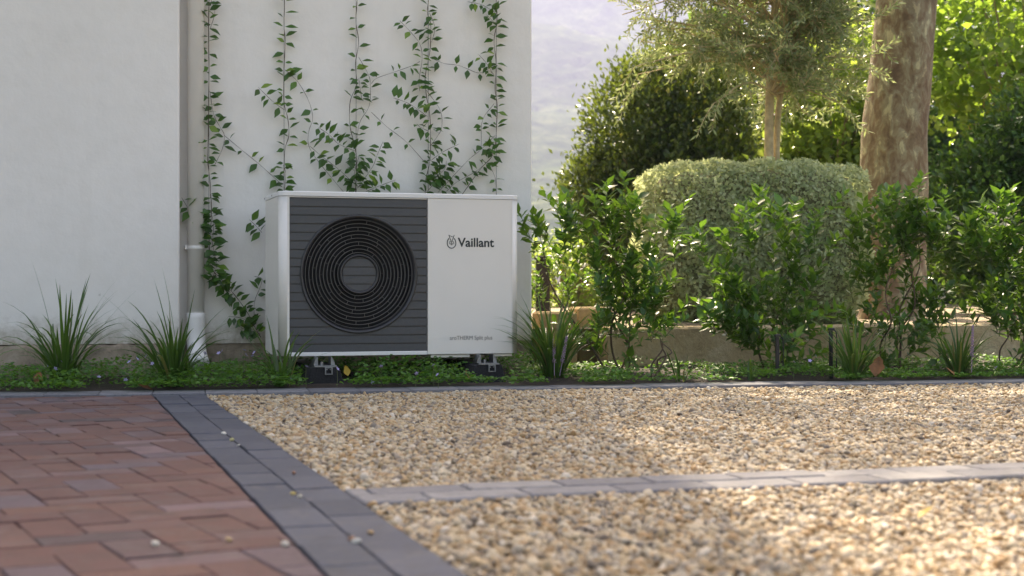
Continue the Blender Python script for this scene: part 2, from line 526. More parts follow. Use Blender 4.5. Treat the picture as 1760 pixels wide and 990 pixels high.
def paver_run(parent, A, D, N, L, width, length, mat, shift=0.0, z=0.0, clips=(), bev=0.004, gap=0.004, side=None):
    """one course of pavers: A start, D along, N across"""
    me0 = None
    sg = gap if side is None else side
    t = -shift
    while t < L:
        l = length
        c0 = A + D * (t + gap / 2); c1 = A + D * (t + l - gap / 2)
        poly = [c0 + N * sg / 2, c1 + N * sg / 2, c1 + N * (width - sg / 2), c0 + N * (width - sg / 2)]
        poly = [tuple(p) for p in poly]
        if area(poly) < 0: poly = poly[::-1]
        full = area(poly)
        for p, nn in clips:
            if len(poly) >= 3: poly = clip(poly, p, nn)
        if len(poly) >= 3 and area(poly) > 0.0006:
            c = (A + D * (t + l / 2) + N * width / 2)
            zt = z + rng.normal(0, 0.0012)
            if area(poly) > full * 0.999:
                if me0 is None:
                    mb = MB(); mb.prism([(x - c.x, y - c.y) for x, y in poly], -0.06, 0.0, bev)
                    me0 = mb.mesh('paver'); me0.materials.append(mat)
                o = link('paver', me0, None, parent, (c.x, c.y, zt))
            else:
                mb = MB(); mb.prism([(x - c.x, y - c.y) for x, y in poly], -0.06, 0.0, bev)
                o = mb.build('paver', mat, parent, loc=(c.x, c.y, zt))
            o.rotation_euler = (rng.normal(0, 0.005), rng.normal(0, 0.005), rng.normal(0, 0.004))
        t += l

def bed_quad(A, D, N, L0, L1, w_, z):
    return [tuple(A + D * L0), tuple(A + D * L1), tuple(A + D * L1 + N * w_), tuple(A + D * L0 + N * w_)]

strip_top = SA - SD * 4.4
strip = tag(link('paver_strip', mesh_np('paver_strip', [(x, y, -0.0105) for x, y in bed_quad(strip_top, SD, SN, 0.3, 6.6, SW, 0)], [[0, 1, 2, 3]]), M['sand']), kind='structure')
ck = [(KA - KN * 0.002, -KN)]
paver_run(strip, strip_top, SD, SN, 5.3, SW / 2, 0.206, M['paver'], 0.0, 0.001, ck, 0.0016, 0.0012, 0.0042)
paver_run(strip, strip_top + SN * SW / 2, SD, SN, 5.3, SW / 2, 0.206, M['paver'], 0.11, 0.001, ck, 0.0016, 0.0012, 0.0042)

kerb = tag(link('garden_kerb', mesh_np('garden_kerb', [(x, y, -0.0125) for x, y in bed_quad(KA, KD, KN, -3.4, 6.4, KW, 0)], [[0, 1, 2, 3]]), M['sand']), kind='structure')
paver_run(kerb, KA - KD * 3.35, KD, KN, 9.6, KW, 0.214, M['kerb_paver'], 0, 0.008, (), 0.003, 0.002)

cross = tag(link('cross_strip', mesh_np('cross_strip', [(x, y, -0.0145) for x, y in bed_quad(CA, CD, CN, -0.05, 4.2, CW, 0)], [[0, 1, 2, 3]]), M['sand']), kind='structure')
cc = [(SA + SN * (SW + 0.003), SN)]
paver_run(cross, CA - CD * 0.3, CD, CN, 4.4, CW / 2, 0.214, M['pale_paver'], 0, 0.004, cc)
paver_run(cross, CA - CD * 0.3 + CN * CW / 2, CD, CN, 4.4, CW / 2, 0.214, M['pale_paver'], 0.1, 0.004, cc)

# gravel: a sandy bed and the loose stones on it
quad_sheet('gravel_bed', [(0.35, 0.3), (6.0, 0.3), (6.0, 7.78), (-1.27, 6.25)], -0.0165, M['gravel_bed'])

def stone_meshes():
    col = bpy.data.collections.new('gravel_stones')      # source shapes, not linked to the scene
    phi = (1 + 5 ** 0.5) / 2
    V = np.array([(-1,phi,0),(1,phi,0),(-1,-phi,0),(1,-phi,0),(0,-1,phi),(0,1,phi),(0,-1,-phi),(0,1,-phi),(phi,0,-1),(phi,0,1),(-phi,0,-1),(-phi,0,1)], float)
    V /= np.linalg.norm(V[0])
    Fc = [(0,11,5),(0,5,1),(0,1,7),(0,7,10),(0,10,11),(1,5,9),(5,11,4),(11,10,2),(10,7,6),(7,1,8),(3,9,4),(3,4,2),(3,2,6),(3,6,8),(3,8,9),(4,9,5),(2,4,11),(6,2,10),(8,6,7),(9,8,1)]
    vs = [tuple(p) for p in V]; fs = []; mid = {}
    def mp(a, b):
        k = (min(a, b), max(a, b))
        if k not in mid:
            p = (np.array(vs[a]) + np.array(vs[b])); p /= np.linalg.norm(p)
            vs.append(tuple(p)); mid[k] = len(vs) - 1
        return mid[k]
    for a, b, c in Fc:
        ab, bc, ca = mp(a, b), mp(b, c), mp(c, a)
        fs += [(a, ab, ca), (b, bc, ab), (c, ca, bc), (ab, bc, ca)]
    B = np.array(vs)
    m, n, b_ = nmat('gravel_stone')
    a = n.nodes.new('ShaderNodeAttribute'); a.attribute_type = 'INSTANCER'; a.attribute_name = 'tone'
    r = ramp(n, [(0.0, (0.70, 0.61, 0.46)), (0.22, (0.62, 0.48, 0.30)), (0.42, (0.54, 0.37, 0.19)), (0.53, (0.42, 0.25, 0.10)), (0.64, (0.62, 0.53, 0.41)), (0.80, (0.27, 0.23, 0.19)), (0.88, (0.12, 0.085, 0.06)), (0.93, (0.60, 0.50, 0.36)), (1.0, (0.78, 0.73, 0.65))])
    n.links.new(a.outputs['Fac'], r.inputs[0])
    t = noise(n, 120, 4, 0.6, coords(n))
    r2 = ramp(n, [(0.35, (0.75, 0.72, 0.68)), (0.65, (1.08, 1.05, 1.02))])
    n.links.new(t.outputs[0], r2.inputs[0])
    n.links.new(mixc(n, 1, mixc(n, 0.8, r.outputs[0], mixc(n, 1, r.outputs[0], r2.outputs[0], 'MULTIPLY')), (0.79, 0.775, 0.755), 'MULTIPLY'), b_.inputs['Base Color'])
    b_.inputs['Roughness'].default_value = 0.55
    out = []
    for i in range(8):
        ax = np.array([1.0, rng.uniform(0.65, 0.95), rng.uniform(0.45, 0.75)])
        P = B.copy()
        for _ in range(4):           # flats and bulges
            d = rng.normal(size=3); d /= np.linalg.norm(d)
            h = P @ d
            cut = rng.uniform(0.55, 0.85)
            P -= np.outer(np.maximum(h - cut, 0) * 0.8, d)
        P = P * ax
        me = mesh_np('gravel_stone', P, np.array(fs), True)
        me.materials.append(m)
        o = bpy.data.objects.new('gravel_stone', me); col.objects.link(o); out.append(me)
    return col, out, m
stone_col, stone_me, stone_mat = stone_meshes()

def gravel_points():
    pts = []
    for sp, z0, dens in ((0.0122, -0.0115, 1.0), (0.0122, -0.0055, 0.6)):
        xs = np.arange(-1.6, 3.9, sp); ys = np.arange(1.7, 7.4, sp)
        X, Y = np.meshgrid(xs, ys)
        X = X + rng.uniform(-0.5, 0.5, X.shape) * sp; Y = Y + rng.uniform(-0.5, 0.5, Y.shape) * sp
        X, Y = X.ravel(), Y.ravel()
        k = rng.random(len(X)) < dens
        k &= X < 0.3385 * Y + 1.25
        k &= ((X - SA.x) * SN.x + (Y - SA.y) * SN.y) > SW + 0.003
        k &= ((X - KA.x) * KN.x + (Y - KA.y) * KN.y) < -0.003
        c = (X - CA.x) * CN.x + (Y - CA.y) * CN.y
        k &= (c < -0.003) | (c > CW + 0.003)
        X, Y = X[k], Y[k]
        Z = z0 + 0.004 * np.sin(X * 3.1 + 1) * np.sin(Y * 2.3) + rng.uniform(-0.003, 0.003, len(X))
        pts.append(np.stack([X, Y, Z], 1))
    return np.concatenate(pts)
GP = gravel_points()
def gravel():
    n = len(GP)
    me = bpy.data.meshes.new('gravel')
    me.vertices.add(n); me.vertices.foreach_set('co', GP.astype(np.float32).ravel())
    def att(nm, ty, dat):
        a = me.attributes.new(nm, ty, 'POINT')
        a.data.foreach_set('vector' if ty == 'FLOAT_VECTOR' else 'value', np.asarray(dat).ravel())
    att('rot', 'FLOAT_VECTOR', np.stack([rng.normal(0, 0.5, n), rng.normal(0, 0.5, n), rng.uniform(0, 6.283, n)], 1).astype(np.float32))
    att('size', 'FLOAT', np.clip(rng.lognormal(math.log(0.0070), 0.42, n), 0.0035, 0.0165).astype(np.float32))
    att('pick', 'INT', rng.integers(0, 8, n).astype(np.int32))
    att('tone', 'FLOAT', rng.random(n).astype(np.float32))
    o = link('gravel', me, None)
    tag(o, kind='stuff'); o['label'] = 'loose sandy gravel of small rounded stones beside the brick paving'; o['category'] = 'gravel'
    ng = bpy.data.node_groups.new('gravel_scatter', 'GeometryNodeTree')
    ng.interface.new_socket('Geometry', in_out='INPUT', socket_type='NodeSocketGeometry')
    ng.interface.new_socket('Geometry', in_out='OUTPUT', socket_type='NodeSocketGeometry')
    N = ng.nodes
    gi, go = N.new('NodeGroupInput'), N.new('NodeGroupOutput')
    iop = N.new('GeometryNodeInstanceOnPoints')
    ci = N.new('GeometryNodeCollectionInfo')
    ci.inputs['Collection'].default_value = stone_col
    ci.inputs['Separate Children'].default_value = True
    ci.inputs['Reset Children'].default_value = True
    def na(nm, ty):
        x = N.new('GeometryNodeInputNamedAttribute'); x.data_type = ty; x.inputs['Name'].default_value = nm
        return x.outputs['Attribute']
    ng.links.new(gi.outputs[0], iop.inputs['Points'])
    ng.links.new(ci.outputs[0], iop.inputs['Instance'])
    iop.inputs['Pick Instance'].default_value = True
    ng.links.new(na('pick', 'INT'), iop.inputs['Instance Index'])
    er = N.new('FunctionNodeEulerToRotation')
    ng.links.new(na('rot', 'FLOAT_VECTOR'), er.inputs[0])
    ng.links.new(er.outputs[0], iop.inputs['Rotation'])
    ng.links.new(na('size', 'FLOAT'), iop.inputs['Scale'])
    ng.links.new(iop.outputs[0], go.inputs[0])
    md = o.modifiers.new('scatter', 'NODES'); md.node_group = ng
    return o
gravel()

# garden bed in front of the house
def bed():
    V, Fc = [], []
    nx, ny = 124, 22
    for j in range(ny + 1):
        for i in range(nx + 1):
            p = KA + KD * (-3.4 + 9.9 * i / nx) + KN * (KW + 0.002 + 2.6 * j / ny)
            z = -0.002 + 0.028 * min(1, j / 3) + (0.012 * (math.sin(p.x * 9) * math.sin(p.y * 11)) + rng.normal(0, 0.003)) * min(1, j / 2)
            V.append((p.x, p.y, z))
    for j in range(ny):
        for i in range(nx):
            a = j * (nx + 1) + i
            Fc.append((a, a + 1, a + nx + 2, a + nx + 1))
    return tag(link('garden_bed', mesh_np('garden_bed', V, np.array(Fc), True), M['soil']), kind='structure')
bed()

# ------------------------------------------------------------------ house
Hh = 7.0
def house():
    root = thing('house', 'white plastered house wall with a projecting pier, stone plinth and downpipe', 'house', (W0.x, W0.y, 0), TH)
    # local frame: x along the wall, y into the house
    xr = 1.417 * 0 + (lambda k: (k * W0.y - W0.x) / (u.x - k * u.y))((914.5 - 880) / F)
    xl = (lambda k, o: 0)(0, 0)
    off = 0.125
    kk = (309 - 880) / F
    Wp = W0 - v * off
    xp = (kk * Wp.y - Wp.x) / (u.x - kk * u.y)
    def rprism(name, x0, x1, y0, y1, z0, z1, mat, parent, r=0.0, right_round=False, bev=0.0):
        mb = MB()
        if right_round:
            poly = [(x0, y0)] + [(x1 - r + r * math.sin(a), y0 + r - r * math.cos(a)) for a in np.linspace(0, math.pi / 2, 5)] + [(x1, y1), (x0, y1)]
        else:
            poly = [(x0, y0), (x1, y0), (x1, y1), (x0, y1)]
        mb.prism(poly, z0, z1, bev)
        return mb.build(name, mat, parent)
    rprism('wall', xp - 0.3, xr, 0.0, 6.0, 0.17, Hh, M['wall'], root, 0.012, True)
    rprism('plinth', xp - 0.3, xr - 0.01, 0.012, 5.9, -0.1, 0.168, M['plinth'], root)
    rprism('pier', xp - 5.0, xp, -off, 5.0, 0.178, Hh, M['wall'], root, 0.012, True)
    # the pier's rough stone plinth, uneven along its face
    V, Fc = [], []
    nx, nz = 90, 8
    for j in range(nz + 1):
        for i in range(nx + 1):
            x = xp - 4.6 + 4.59 * i / nx
            V.append((x, -off - 0.006 + rng.normal(0, 0.004) - 0.008 * (1 - j / nz), -0.08 + 0.256 * j / nz + (rng.normal(0, 0.003) if j == nz else 0)))
    for j in range(nz):
        for i in range(nx):
            a = j * (nx + 1) + i; Fc.append((a, a + 1, a + nx + 2, a + nx + 1))
    n0 = len(V)
    # close it backwards
    for i in range(nx + 1): V.append((xp - 4.6 + 4.59 * i / nx, 0.3, 0.172))
    for i in range(nx):
        Fc.append((nz * (nx + 1) + i, nz * (nx + 1) + i + 1, n0 + i + 1, n0 + i))
    link('plinth', mesh_np('plinth', V, np.array(Fc)), M['plinth'], root)
    mb = MB(); mb.box((xp - 0.3, -0.08, Hh + 0.003), (xr + 0.08, 6.08, Hh + 0.12), 0.01); mb.build('coping', M['wall'], root)
    mb = MB(); mb.box((xp - 5.0, -off - 0.08, Hh + 0.004), (xp - 0.303, 5.08, Hh + 0.121), 0.01); mb.build('coping', M['wall'], root)
    # downpipe in the corner
    Wd = W0 - v * 0.055
    def lx(px, o=0.055):
        Wq = W0 - v * o; k = (px - 880) / F
        return (k * Wq.y - Wq.x) / (u.x - k * u.y)
    cx = lx(336.5); rp = 0.040
    pts = [(cx, -0.055, Hh - 0.05), (cx, -0.055, 0.30)]
    mb = MB(); mb.tube(pts, rp, 20); dp = mb.build('downpipe', M['pipe'], root, True)
    sh = smooth_path([(cx, -0.055, 0.32), (cx, -0.057, 0.20), (cx + 0.004, -0.085, 0.13), (cx + 0.012, -0.15, 0.075)], 5)
    mb = MB(); mb.tube(sh, [rp * 1.12] * len(sh), 20); mb.build('pipe_shoe', M['pipe'], dp, True)
    zb = wp(333, 425, 0.055).z
    mb = MB(); mb.tube([(cx, -0.055, zb - 0.007), (cx, -0.055, zb + 0.007)], rp * 1.03, 20)
    mb.box((cx - 0.052, -0.06, zb - 0.010), (cx - 0.036, -0.002, zb + 0.010), 0)
    mb.build('pipe_bracket', M['pipe'], dp)
    return root
house()

# ------------------------------------------------------------------ heat pump
BZ0, BZ1 = 0.1337, 0.853
UW, UD = 1.12, 0.45
def arc(cx, cy, r, a0, a1, n=8):
    return [(cx + r * math.cos(a), cy + r * math.sin(a)) for a in np.linspace(R(a0), R(a1), n)]

def heat_pump():
    root = thing('heat_pump', 'white outdoor heat pump with a dark slatted fan panel and round grille', 'heat pump', (P0.x, P0.y, 0), TH)
    r = 0.036
    xa, xb, xc = s_of(497.5), s_of(735), s_of(880)
    za, zb = BZ0 + 0.0175, BZ1 - 0.006
    yb = 0.062
    # casing behind the front
    mb = MB()
    mb.prism([(0.0, yb)] + [(UW, yb), (UW, UD), (0.0, UD)], BZ0, BZ1 - 0.001)
    mb.build('casing', M['casing'], root)
    # rounded corner posts
    def post(name, flip):
        poly = [(xa, 0.0), (xa, yb - 0.001), (0.0, yb - 0.001)] + [(r - r * math.cos(a), r - r * math.sin(a)) for a in np.linspace(0, math.pi / 2, 10)]
        if flip: poly = [(UW - x * ((UW - xc - 0.002) / xa if x > r else 1), y) for x, y in poly][::-1]
        mb = MB(); mb.prism(poly if area(poly) > 0 else poly[::-1], BZ0 + 0.002, BZ1 - 0.001)
        o = mb.build(name, M['casing'], root, True)
        o.data.polygons.foreach_set('use_smooth', [abs(p.normal.z) < 0.5 and 0.02 < abs(p.normal.x) < 0.9995 for p in o.data.polygons])
        return o
    post('corner_post', False); post('corner_post', True)
    mb = MB(); mb.box((xb + 0.001, 0.0, BZ0 + 0.002), (xc - 0.001, yb - 0.001, BZ1 - 0.001), 0); mb.build('front_panel', M['casing'], root)
    mb = MB(); mb.box((xa + 0.0005, 0.001, BZ0 + 0.001), (xb - 0.0005, yb - 0.001, za), 0.002); mb.build('bottom_rail', M['lid'], root)
    mb = MB(); mb.box((xa + 0.0005, 0.001, zb), (xb - 0.0005, yb - 0.001, BZ1 - 0.002), 0); mb.build('top_rail', M['casing'], root)
    # lid
    mb = MB()
    e = 0.003; rr = r + e
    poly = arc(rr - e, rr - e, rr, 180, 270) + arc(UW + e - rr, rr - e, rr, 270, 360) + [(UW + e, UD + e), (-e, UD + e)]
    mb.prism(poly, BZ1 + 0.0005, 0.8745, 0.004)
    lid = mb.build('lid', M['lid'], root)
    for x_ in (0.09, UD - 0.12):
        mb = MB(); mb.tube([(-e - 0.002, x_ + 0.12, BZ1 + 0.011), (-e + 0.001, x_ + 0.12, BZ1 + 0.011)], 0.004, 8); mb.build('screw', M['bezel'], lid)
    # fan panel: black backing, slats, grille
    cx, cz, RO = (xa + xb) / 2, 0.503, 0.268
    mb = MB(); mb.box((xa + 0.001, yb - 0.012, za), (xb - 0.001, yb - 0.0015, zb)); mb.build('fan_recess', M['black'], root)
    nsl = 18
    pitch = (zb - za) / nsl
    def strip_piece(mb, xs0, xs1, zs, y0, y1):
        n = len(zs); V = []
        for i in range(n):
            V += [(xs0[i], y0, zs[i]), (xs1[i], y0, zs[i]), (xs0[i], y1, zs[i]), (xs1[i], y1, zs[i])]
        Fc = []
        for i in range(n - 1):
            a = 4 * i; b = a + 4
            Fc += [[a, a + 1, b + 1, b], [a + 2, b + 2, b + 3, a + 3], [a, b, b + 2, a + 2], [a + 1, a + 3, b + 3, b + 1]]
        Fc += [[0, 2, 3, 1], [4 * n - 4, 4 * n - 3, 4 * n - 1, 4 * n - 2]]
        mb.add(V, Fc)
    for i in range(nsl):
        z0, z1 = za + i * pitch, za + (i + 1) * pitch
        par = [None, None]
        for (lo, hi, yf) in ((z0, z1 - 0.0055, 0.0035), (z1 - 0.0055, z1, 0.0105)):
            mb = MB()
            zs = np.linspace(lo, hi, 7 if yf < 0.005 else 3)
            hw = np.sqrt(np.maximum(RO ** 2 - (zs - cz) ** 2, 0))
            x0 = xa + (0.001 if yf < 0.005 else 0.001); x1 = xb - 0.001 - (0.0 if yf < 0.005 else 0.0)
            if hw.max() < 1e-4:
                strip_piece(mb, np.full(len(zs), x0), np.full(len(zs), x1), zs, yf, 0.045)
            else:
                strip_piece(mb, np.full(len(zs), x0), cx - hw, zs, yf, 0.045)
            mb2 = MB()
            if hw.max() >= 1e-4: strip_piece(mb2, cx + hw, np.full(len(zs), x1), zs, yf, 0.045)
            for k_, m2 in enumerate((mb, mb2)):
                if not m2.v: continue
                if yf < 0.005:
                    o_ = m2.build('slat', M['slat'], root)
                    par[k_] = o_
                else:
                    m2.build('groove', M['bezel'], par[k_] or par[0])
    def revolve(prof, n=96):
        """prof: (radius, y); axis y through (cx, cz)"""
        k = len(prof); V = []
        for i in range(n):
            a = 2 * math.pi * i / n
            for rad, y in prof: V.append((cx + rad * math.cos(a), y, cz + rad * math.sin(a)))
        Fc = []
        for i in range(n):
            for j in range(k):
                a, b = i * k + j, i * k + (j + 1) % k
                c, d = ((i + 1) % n) * k + (j + 1) % k, ((i + 1) % n) * k + j
                Fc.append([a, b, c, d])
        return V, Fc
    g = thing('x', None, None); bpy.data.objects.remove(g)
    mb = MB(); mb.add(*revolve([(RO + 0.002, 0.010), (RO + 0.001, -0.003), (RO - 0.003, -0.006), (RO - 0.009, -0.004), (RO - 0.017, 0.012), (RO - 0.019, 0.04), (RO + 0.002, 0.04)]))
    bz = mb.build('fan_bezel', M['bezel'], root, True)
    nr = 10
    r0, r1 = 0.098, 0.246
    rads = [r0 + (r1 - r0) * i / (nr - 1) for i in range(nr)]
    for i, rad in enumerate(rads):
        mb = MB(); mb.add(*revolve([(rad - 0.0008, 0.004), (rad + 0.0008, 0.004), (rad + 0.0013, 0.018), (rad - 0.0013, 0.018)]))
        # short staggered webs to the next ring
        if i < nr - 1:
            ns = 7 if i < 4 else 9
            for q in range(ns):
                a = 2 * math.pi * (q + 0.37 * i + 0.12 * random.random()) / ns
                ca, sa = math.cos(a), math.sin(a)
                q0, q1, t = rad + 0.0008, rads[i + 1] - 0.0008, 0.0005
                V = []
                for y in (0.0052, 0.012):
                    for rr_, tt in ((q0, -t), (q1, -t), (q1, t), (q0, t)):
                        V.append((cx + rr_ * ca - tt * sa, y, cz + rr_ * sa + tt * ca))
                mb.add(V, [[0, 1, 2, 3], [7, 6, 5, 4], [0, 4, 5, 1], [1, 5, 6, 2], [2, 6, 7, 3], [3, 7, 4, 0]])
        mb.build('grille_ring', M['ring'], root)
    # hub with its own slats
    mb = MB(); mb.add(*revolve([(0.091, 0.02), (0.090, 0.0), (0.087, -0.004), (0.081, -0.002), (0.0765, 0.006), (0.0765, 0.02)]))
    hb = mb.build('hub', M['bezel'], root, True)
    for i in range(nsl):
        z0, z1 = za + i * pitch, za + (i + 1) * pitch
        for lo, hi, yf, nm, mt in ((z0, z1 - 0.0055, 0.0045, 'hub_slat', 'slat'), (z1 - 0.0055, z1, 0.0105, 'hub_groove', 'bezel')):
            lo, hi = max(lo, cz - 0.0765), min(hi, cz + 0.0765)
            if hi - lo < 0.001: continue
            zs = np.linspace(lo, hi, 7)
            hw = np.sqrt(np.maximum(0.0768 ** 2 - (zs - cz) ** 2, 0))
            mb = MB(); strip_piece(mb, cx - hw, cx + hw, zs, yf, 0.03); mb.build(nm, M[mt], hb)
    # lettering and emblem on the white panel
    def text(body, x0, z0, width, height, mat, name, bold=0.0):
        cu = bpy.data.curves.new(name, 'FONT'); cu.body = body; cu.offset = bold; cu.extrude = 0.0
        ob = bpy.data.objects.new(name, cu); COL.objects.link(ob)
        bpy.context.view_layer.update()
        me = bpy.data.meshes.new_from_object(ob.evaluated_get(bpy.context.evaluated_depsgraph_get()))
        bpy.data.objects.remove(ob)
        V = np.array([p.co[:] for p in me.vertices])
        mn, mx = V.min(0), V.max(0)
        sx = width / (mx[0] - mn[0]); sz = height
        for p in me.vertices:
            p.co = (x0 + (p.co.x - mn[0]) * sx, -0.0012, z0 + p.co.y * sz)
        me.name = name; me.materials.clear(); me.materials.append(mat)
        return link(name, me, None, root)
    d_ = P0.y + 0.85 * u.y
    pxm = d_ / F
    x0, x1 = s_of(786.5), s_of(849)
    zt = CH + (495 - 423.8) * pxm
    text('Vaillant', x0, zt, x1 - x0, 0.0405 / 0.70, M['ink'], 'lettering', 0.022)
    x0, x1 = s_of(773), s_of(846)
    text('aroTHERM Split plus', x0, CH - (584 - 495) * pxm, x1 - x0, 0.019 / 0.70, M['grey_ink'], 'small_lettering', 0.0)
    ex = (s_of(768.5) + s_of(783.5)) / 2; ez = CH + (495 - 417.3) * pxm
    rx, rz = 0.0205, 0.0255
    mb = MB()
    ov = [(ex + rx * math.cos(a) * (1 - 0.06 * math.sin(a)), -0.001, ez + rz * math.sin(a)) for a in np.linspace(R(128), R(412), 40)]
    mb.tube(ov, 0.0021, 6)
    for sgn in (-1, 1):
        mb.tube(smooth_path([(ex + sgn * 0.013, -0.001, ez + 0.036), (ex + sgn * 0.008, -0.001, ez + 0.022), (ex + sgn * 0.003, -0.001, ez + 0.009)], 4), 0.0016, 5)
        mb.tube(smooth_path([(ex + sgn * 0.011, -0.001, ez - 0.007), (ex + sgn * 0.009, -0.001, ez + 0.004), (ex + sgn * 0.003, -0.001, ez + 0.006)], 4), 0.0012, 5)
        mb.tube([(ex + sgn * 0.004, -0.001, ez - 0.009), (ex + sgn * 0.005, -0.001, ez - 0.001)], 0.0011, 5)
    mb.tube(smooth_path([(ex - 0.010, -0.001, ez + 0.033), (ex, -0.001, ez + 0.029), (ex + 0.006, -0.001, ez + 0.028)], 4), 0.0013, 5)
    mb.tube([(ex, -0.001, ez + 0.009), (ex, -0.001, ez - 0.012)], 0.0016, 5)
    for i, q in enumerate(mb.v): mb.v[i] = (q[0], -0.0012 + (q[1] + 0.001) * 0.35, q[2])
    mb.build('emblem', M['ink'], root)
    # small under-tray flaps
    mb = MB(); mb.box((0.70, 0.015, BZ0 - 0.014), (0.885, 0.30, BZ0 - 0.001)); mb.build('drip_tray', M['casing'], root)
    mb = MB(); mb.box((1.00, 0.015, BZ0 - 0.012), (UW - 0.03, 0.30, BZ0 - 0.001)); mb.build('drip_tray', M['casing'], root)
    return root
hp = heat_pump()

def foot(xc, label):
    org = P0 + u * xc - v * 0.10
    t = thing('mounting_foot', label, 'mounting foot', (org.x, org.y, 0), TH, 'feet under the heat pump')
    L = 0.62; h = 0.090
    prof = [(-0.088, -0.02), (0.088, -0.02), (0.083, 0.02), (0.064, h - 0.006), (0.058, h), (-0.058, h), (-0.064, h - 0.006), (-0.083, 0.02)]
    V, Fc = [], []
    n = len(prof)
    for y in (0.0, 0.008, L - 0.008, L):
        s_ = 0.94 if y in (0.0, L) else 1.0
        V += [(x * s_, y, z * (0.97 if s_ < 1 else 1)) for x, z in prof]
    for q in range(3):
        for i in range(n):
            j = (i + 1) % n
            Fc.append([q * n + i, q * n + j, (q + 1) * n + j, (q + 1) * n + i])
    Fc += [list(range(n))[::-1], [3 * n + i for i in range(n)]]
    MB().add(V, Fc).build('rubber_block', M['rubber'], t)
    mb = MB(); mb.box((-0.050, -0.004, h - 0.001), (0.050, L, h + 0.006), 0); mb.build('base_rail', M['aluminium'], t)
    # two upright lugs with curved shoulders carry the casing
    for sgn in (-1, 1):
        mb = MB(); pts = [(0.048, 0.0), (0.046, 0.012), (0.040, 0.026), (0.032, 0.0385), (0.029, 0.0385), (0.029, 0.0)]
        y0, y1 = 0.03, 0.10
        V = [(sgn * x, y, h + 0.0055 + z) for y in (y0, y1) for x, z in pts]
        k = len(pts)
        fs = [list(range(k)), [k + i for i in range(k)][::-1]] + [[i, (i + 1) % k, k + (i + 1) % k, k + i] for i in range(k)]
        mb.add(V, fs).build('lug', M['aluminium'], t)
    # slotted channel let into the front face
    mb = MB()
    for a, b in (((-0.004, -0.010, 0.056), (0.030, 0.004, 0.060)), ((-0.004, -0.010, 0.084), (0.030, 0.004, 0.0885)), ((-0.004, -0.010, 0.060), (0.001, 0.004, 0.084)), ((0.025, -0.010, 0.060), (0.030, 0.004, 0.084)),
                 ((0.001, -0.010, 0.076), (0.008, 0.003, 0.080)), ((0.018, -0.010, 0.076), (0.025, 0.003, 0.080))):
        mb.box(a, b)
    mb.build('channel', M['aluminium'], t)
    mb = MB(); mb.tube([(-0.014, 0.018, h + 0.006), (-0.014, 0.018, h + 0.022)], 0.008, 6); mb.build('bolt', M['aluminium'], t)
    return t
foot(s_of(553), 'black rubber foot with aluminium rail under the fan side of the heat pump')
foot(s_of(830), 'black rubber foot with aluminium rail under the white panel of the heat pump')

# ------------------------------------------------------------------ leaves
def leaf_mesh(name, L, Wd, mat, droop=0.18, fold=0.25, tipw=0.0, widths=(0.06, 0.62, 1.0, 0.80, 0.36, 0.02)):
    """leaf along +y, face +z, base at the origin"""
    V, Fc = [], []
    n = len(widths)
    for i, w_ in enumerate(widths):
        t = i / (n - 1)
        z = -droop * L * t * t
        hw = w_ * Wd / 2
        V += [(-hw, t * L, z + fold * hw), (0, t * L, z), (hw, t * L, z + fold * hw)]
    for i in range(n - 1):
        a = 3 * i
        Fc += [(a, a + 1, a + 4, a + 3), (a + 1, a + 2, a + 5, a + 4)]
    me = mesh_np(name, V, np.array(Fc), True)
    me.materials.append(mat)
    return me

def frame(axis, nrm):
    y = axis.normalized()
    z = nrm - y * nrm.dot(y)
    z = z.normalized() if z.length > 1e-4 else y.orthogonal().normalized()
    x = y.cross(z)
    m = Matrix((x, y, z)).transposed()
    return m

def put_leaf(me, parent, pos, axis, nrm, scale, name='leaf'):
    o = bpy.data.objects.new(name, me)
    COL.objects.link(o)
    o.parent = parent
    o.matrix_local = Matrix.Translation(Vector(pos) - parent.location) @ frame(axis, nrm).to_4x4() @ Matrix.Diagonal((scale, scale, scale, 1))
    return o

def cloud(name, pos, axis, nrm, L, Wd, mat, parent=None, fold=0.2, rnd=None):
    """many two-triangle folded leaves in one mesh; arrays (n,3)"""
    n = len(pos)
    axis = axis / np.linalg.norm(axis, axis=1)[:, None]
    side = np.cross(axis, nrm); sl_ = np.linalg.norm(side, axis=1)[:, None]; side = side / np.maximum(sl_, 1e-6)
    up = np.cross(side, axis)
    L = np.broadcast_to(np.asarray(L, float), (n,))[:, None]; Wd = np.broadcast_to(np.asarray(Wd, float), (n,))[:, None]
    b = pos; t = pos + axis * L
    mid = pos + axis * L * 0.48 + up * Wd * fold
    l = mid + side * Wd / 2; r = mid - side * Wd / 2
    V = np.stack([b, r, t, l], 1).reshape(-1, 3)
    i = np.arange(n)[:, None] * 4
    Fc = np.concatenate([i + np.array([[0, 1, 2]]), i + np.array([[0, 2, 3]])], 0)
    rv = rng.random(n) if rnd is None else rnd
    if parent is not None: V = V - np.array(parent.location)[None]
    return link(name, mesh_np(name, V, Fc, False, {'rnd': np.repeat(rv, 4)}), mat, parent)

def unit(n):
    a = rng.normal(size=(n, 3))
    return a / np.linalg.norm(a, axis=1)[:, None]

# ------------------------------------------------------------------ climbing vines on the wall
vine_leaves = [leaf_mesh('vine_leaf', 0.048, 0.025, M['vine_leaf'], 0.10, 0.3), leaf_mesh('vine_leaf', 0.045, 0.027, M['vine_leaf'], 0.25, 0.2), leaf_mesh('vine_leaf', 0.050, 0.023, M['vine_leaf'], -0.1, 0.45)]
def zz(pts): return [(280 + x / 2.75, y / 2.75) for x, y in pts]
def z6(pts): return [(300 + x / 2.912, 300 + y / 2.912) for x, y in pts]
wn = Vector((-v.x, -v.y, 0))          # out of the wall
ux = Vector((u.x, u.y, 0))

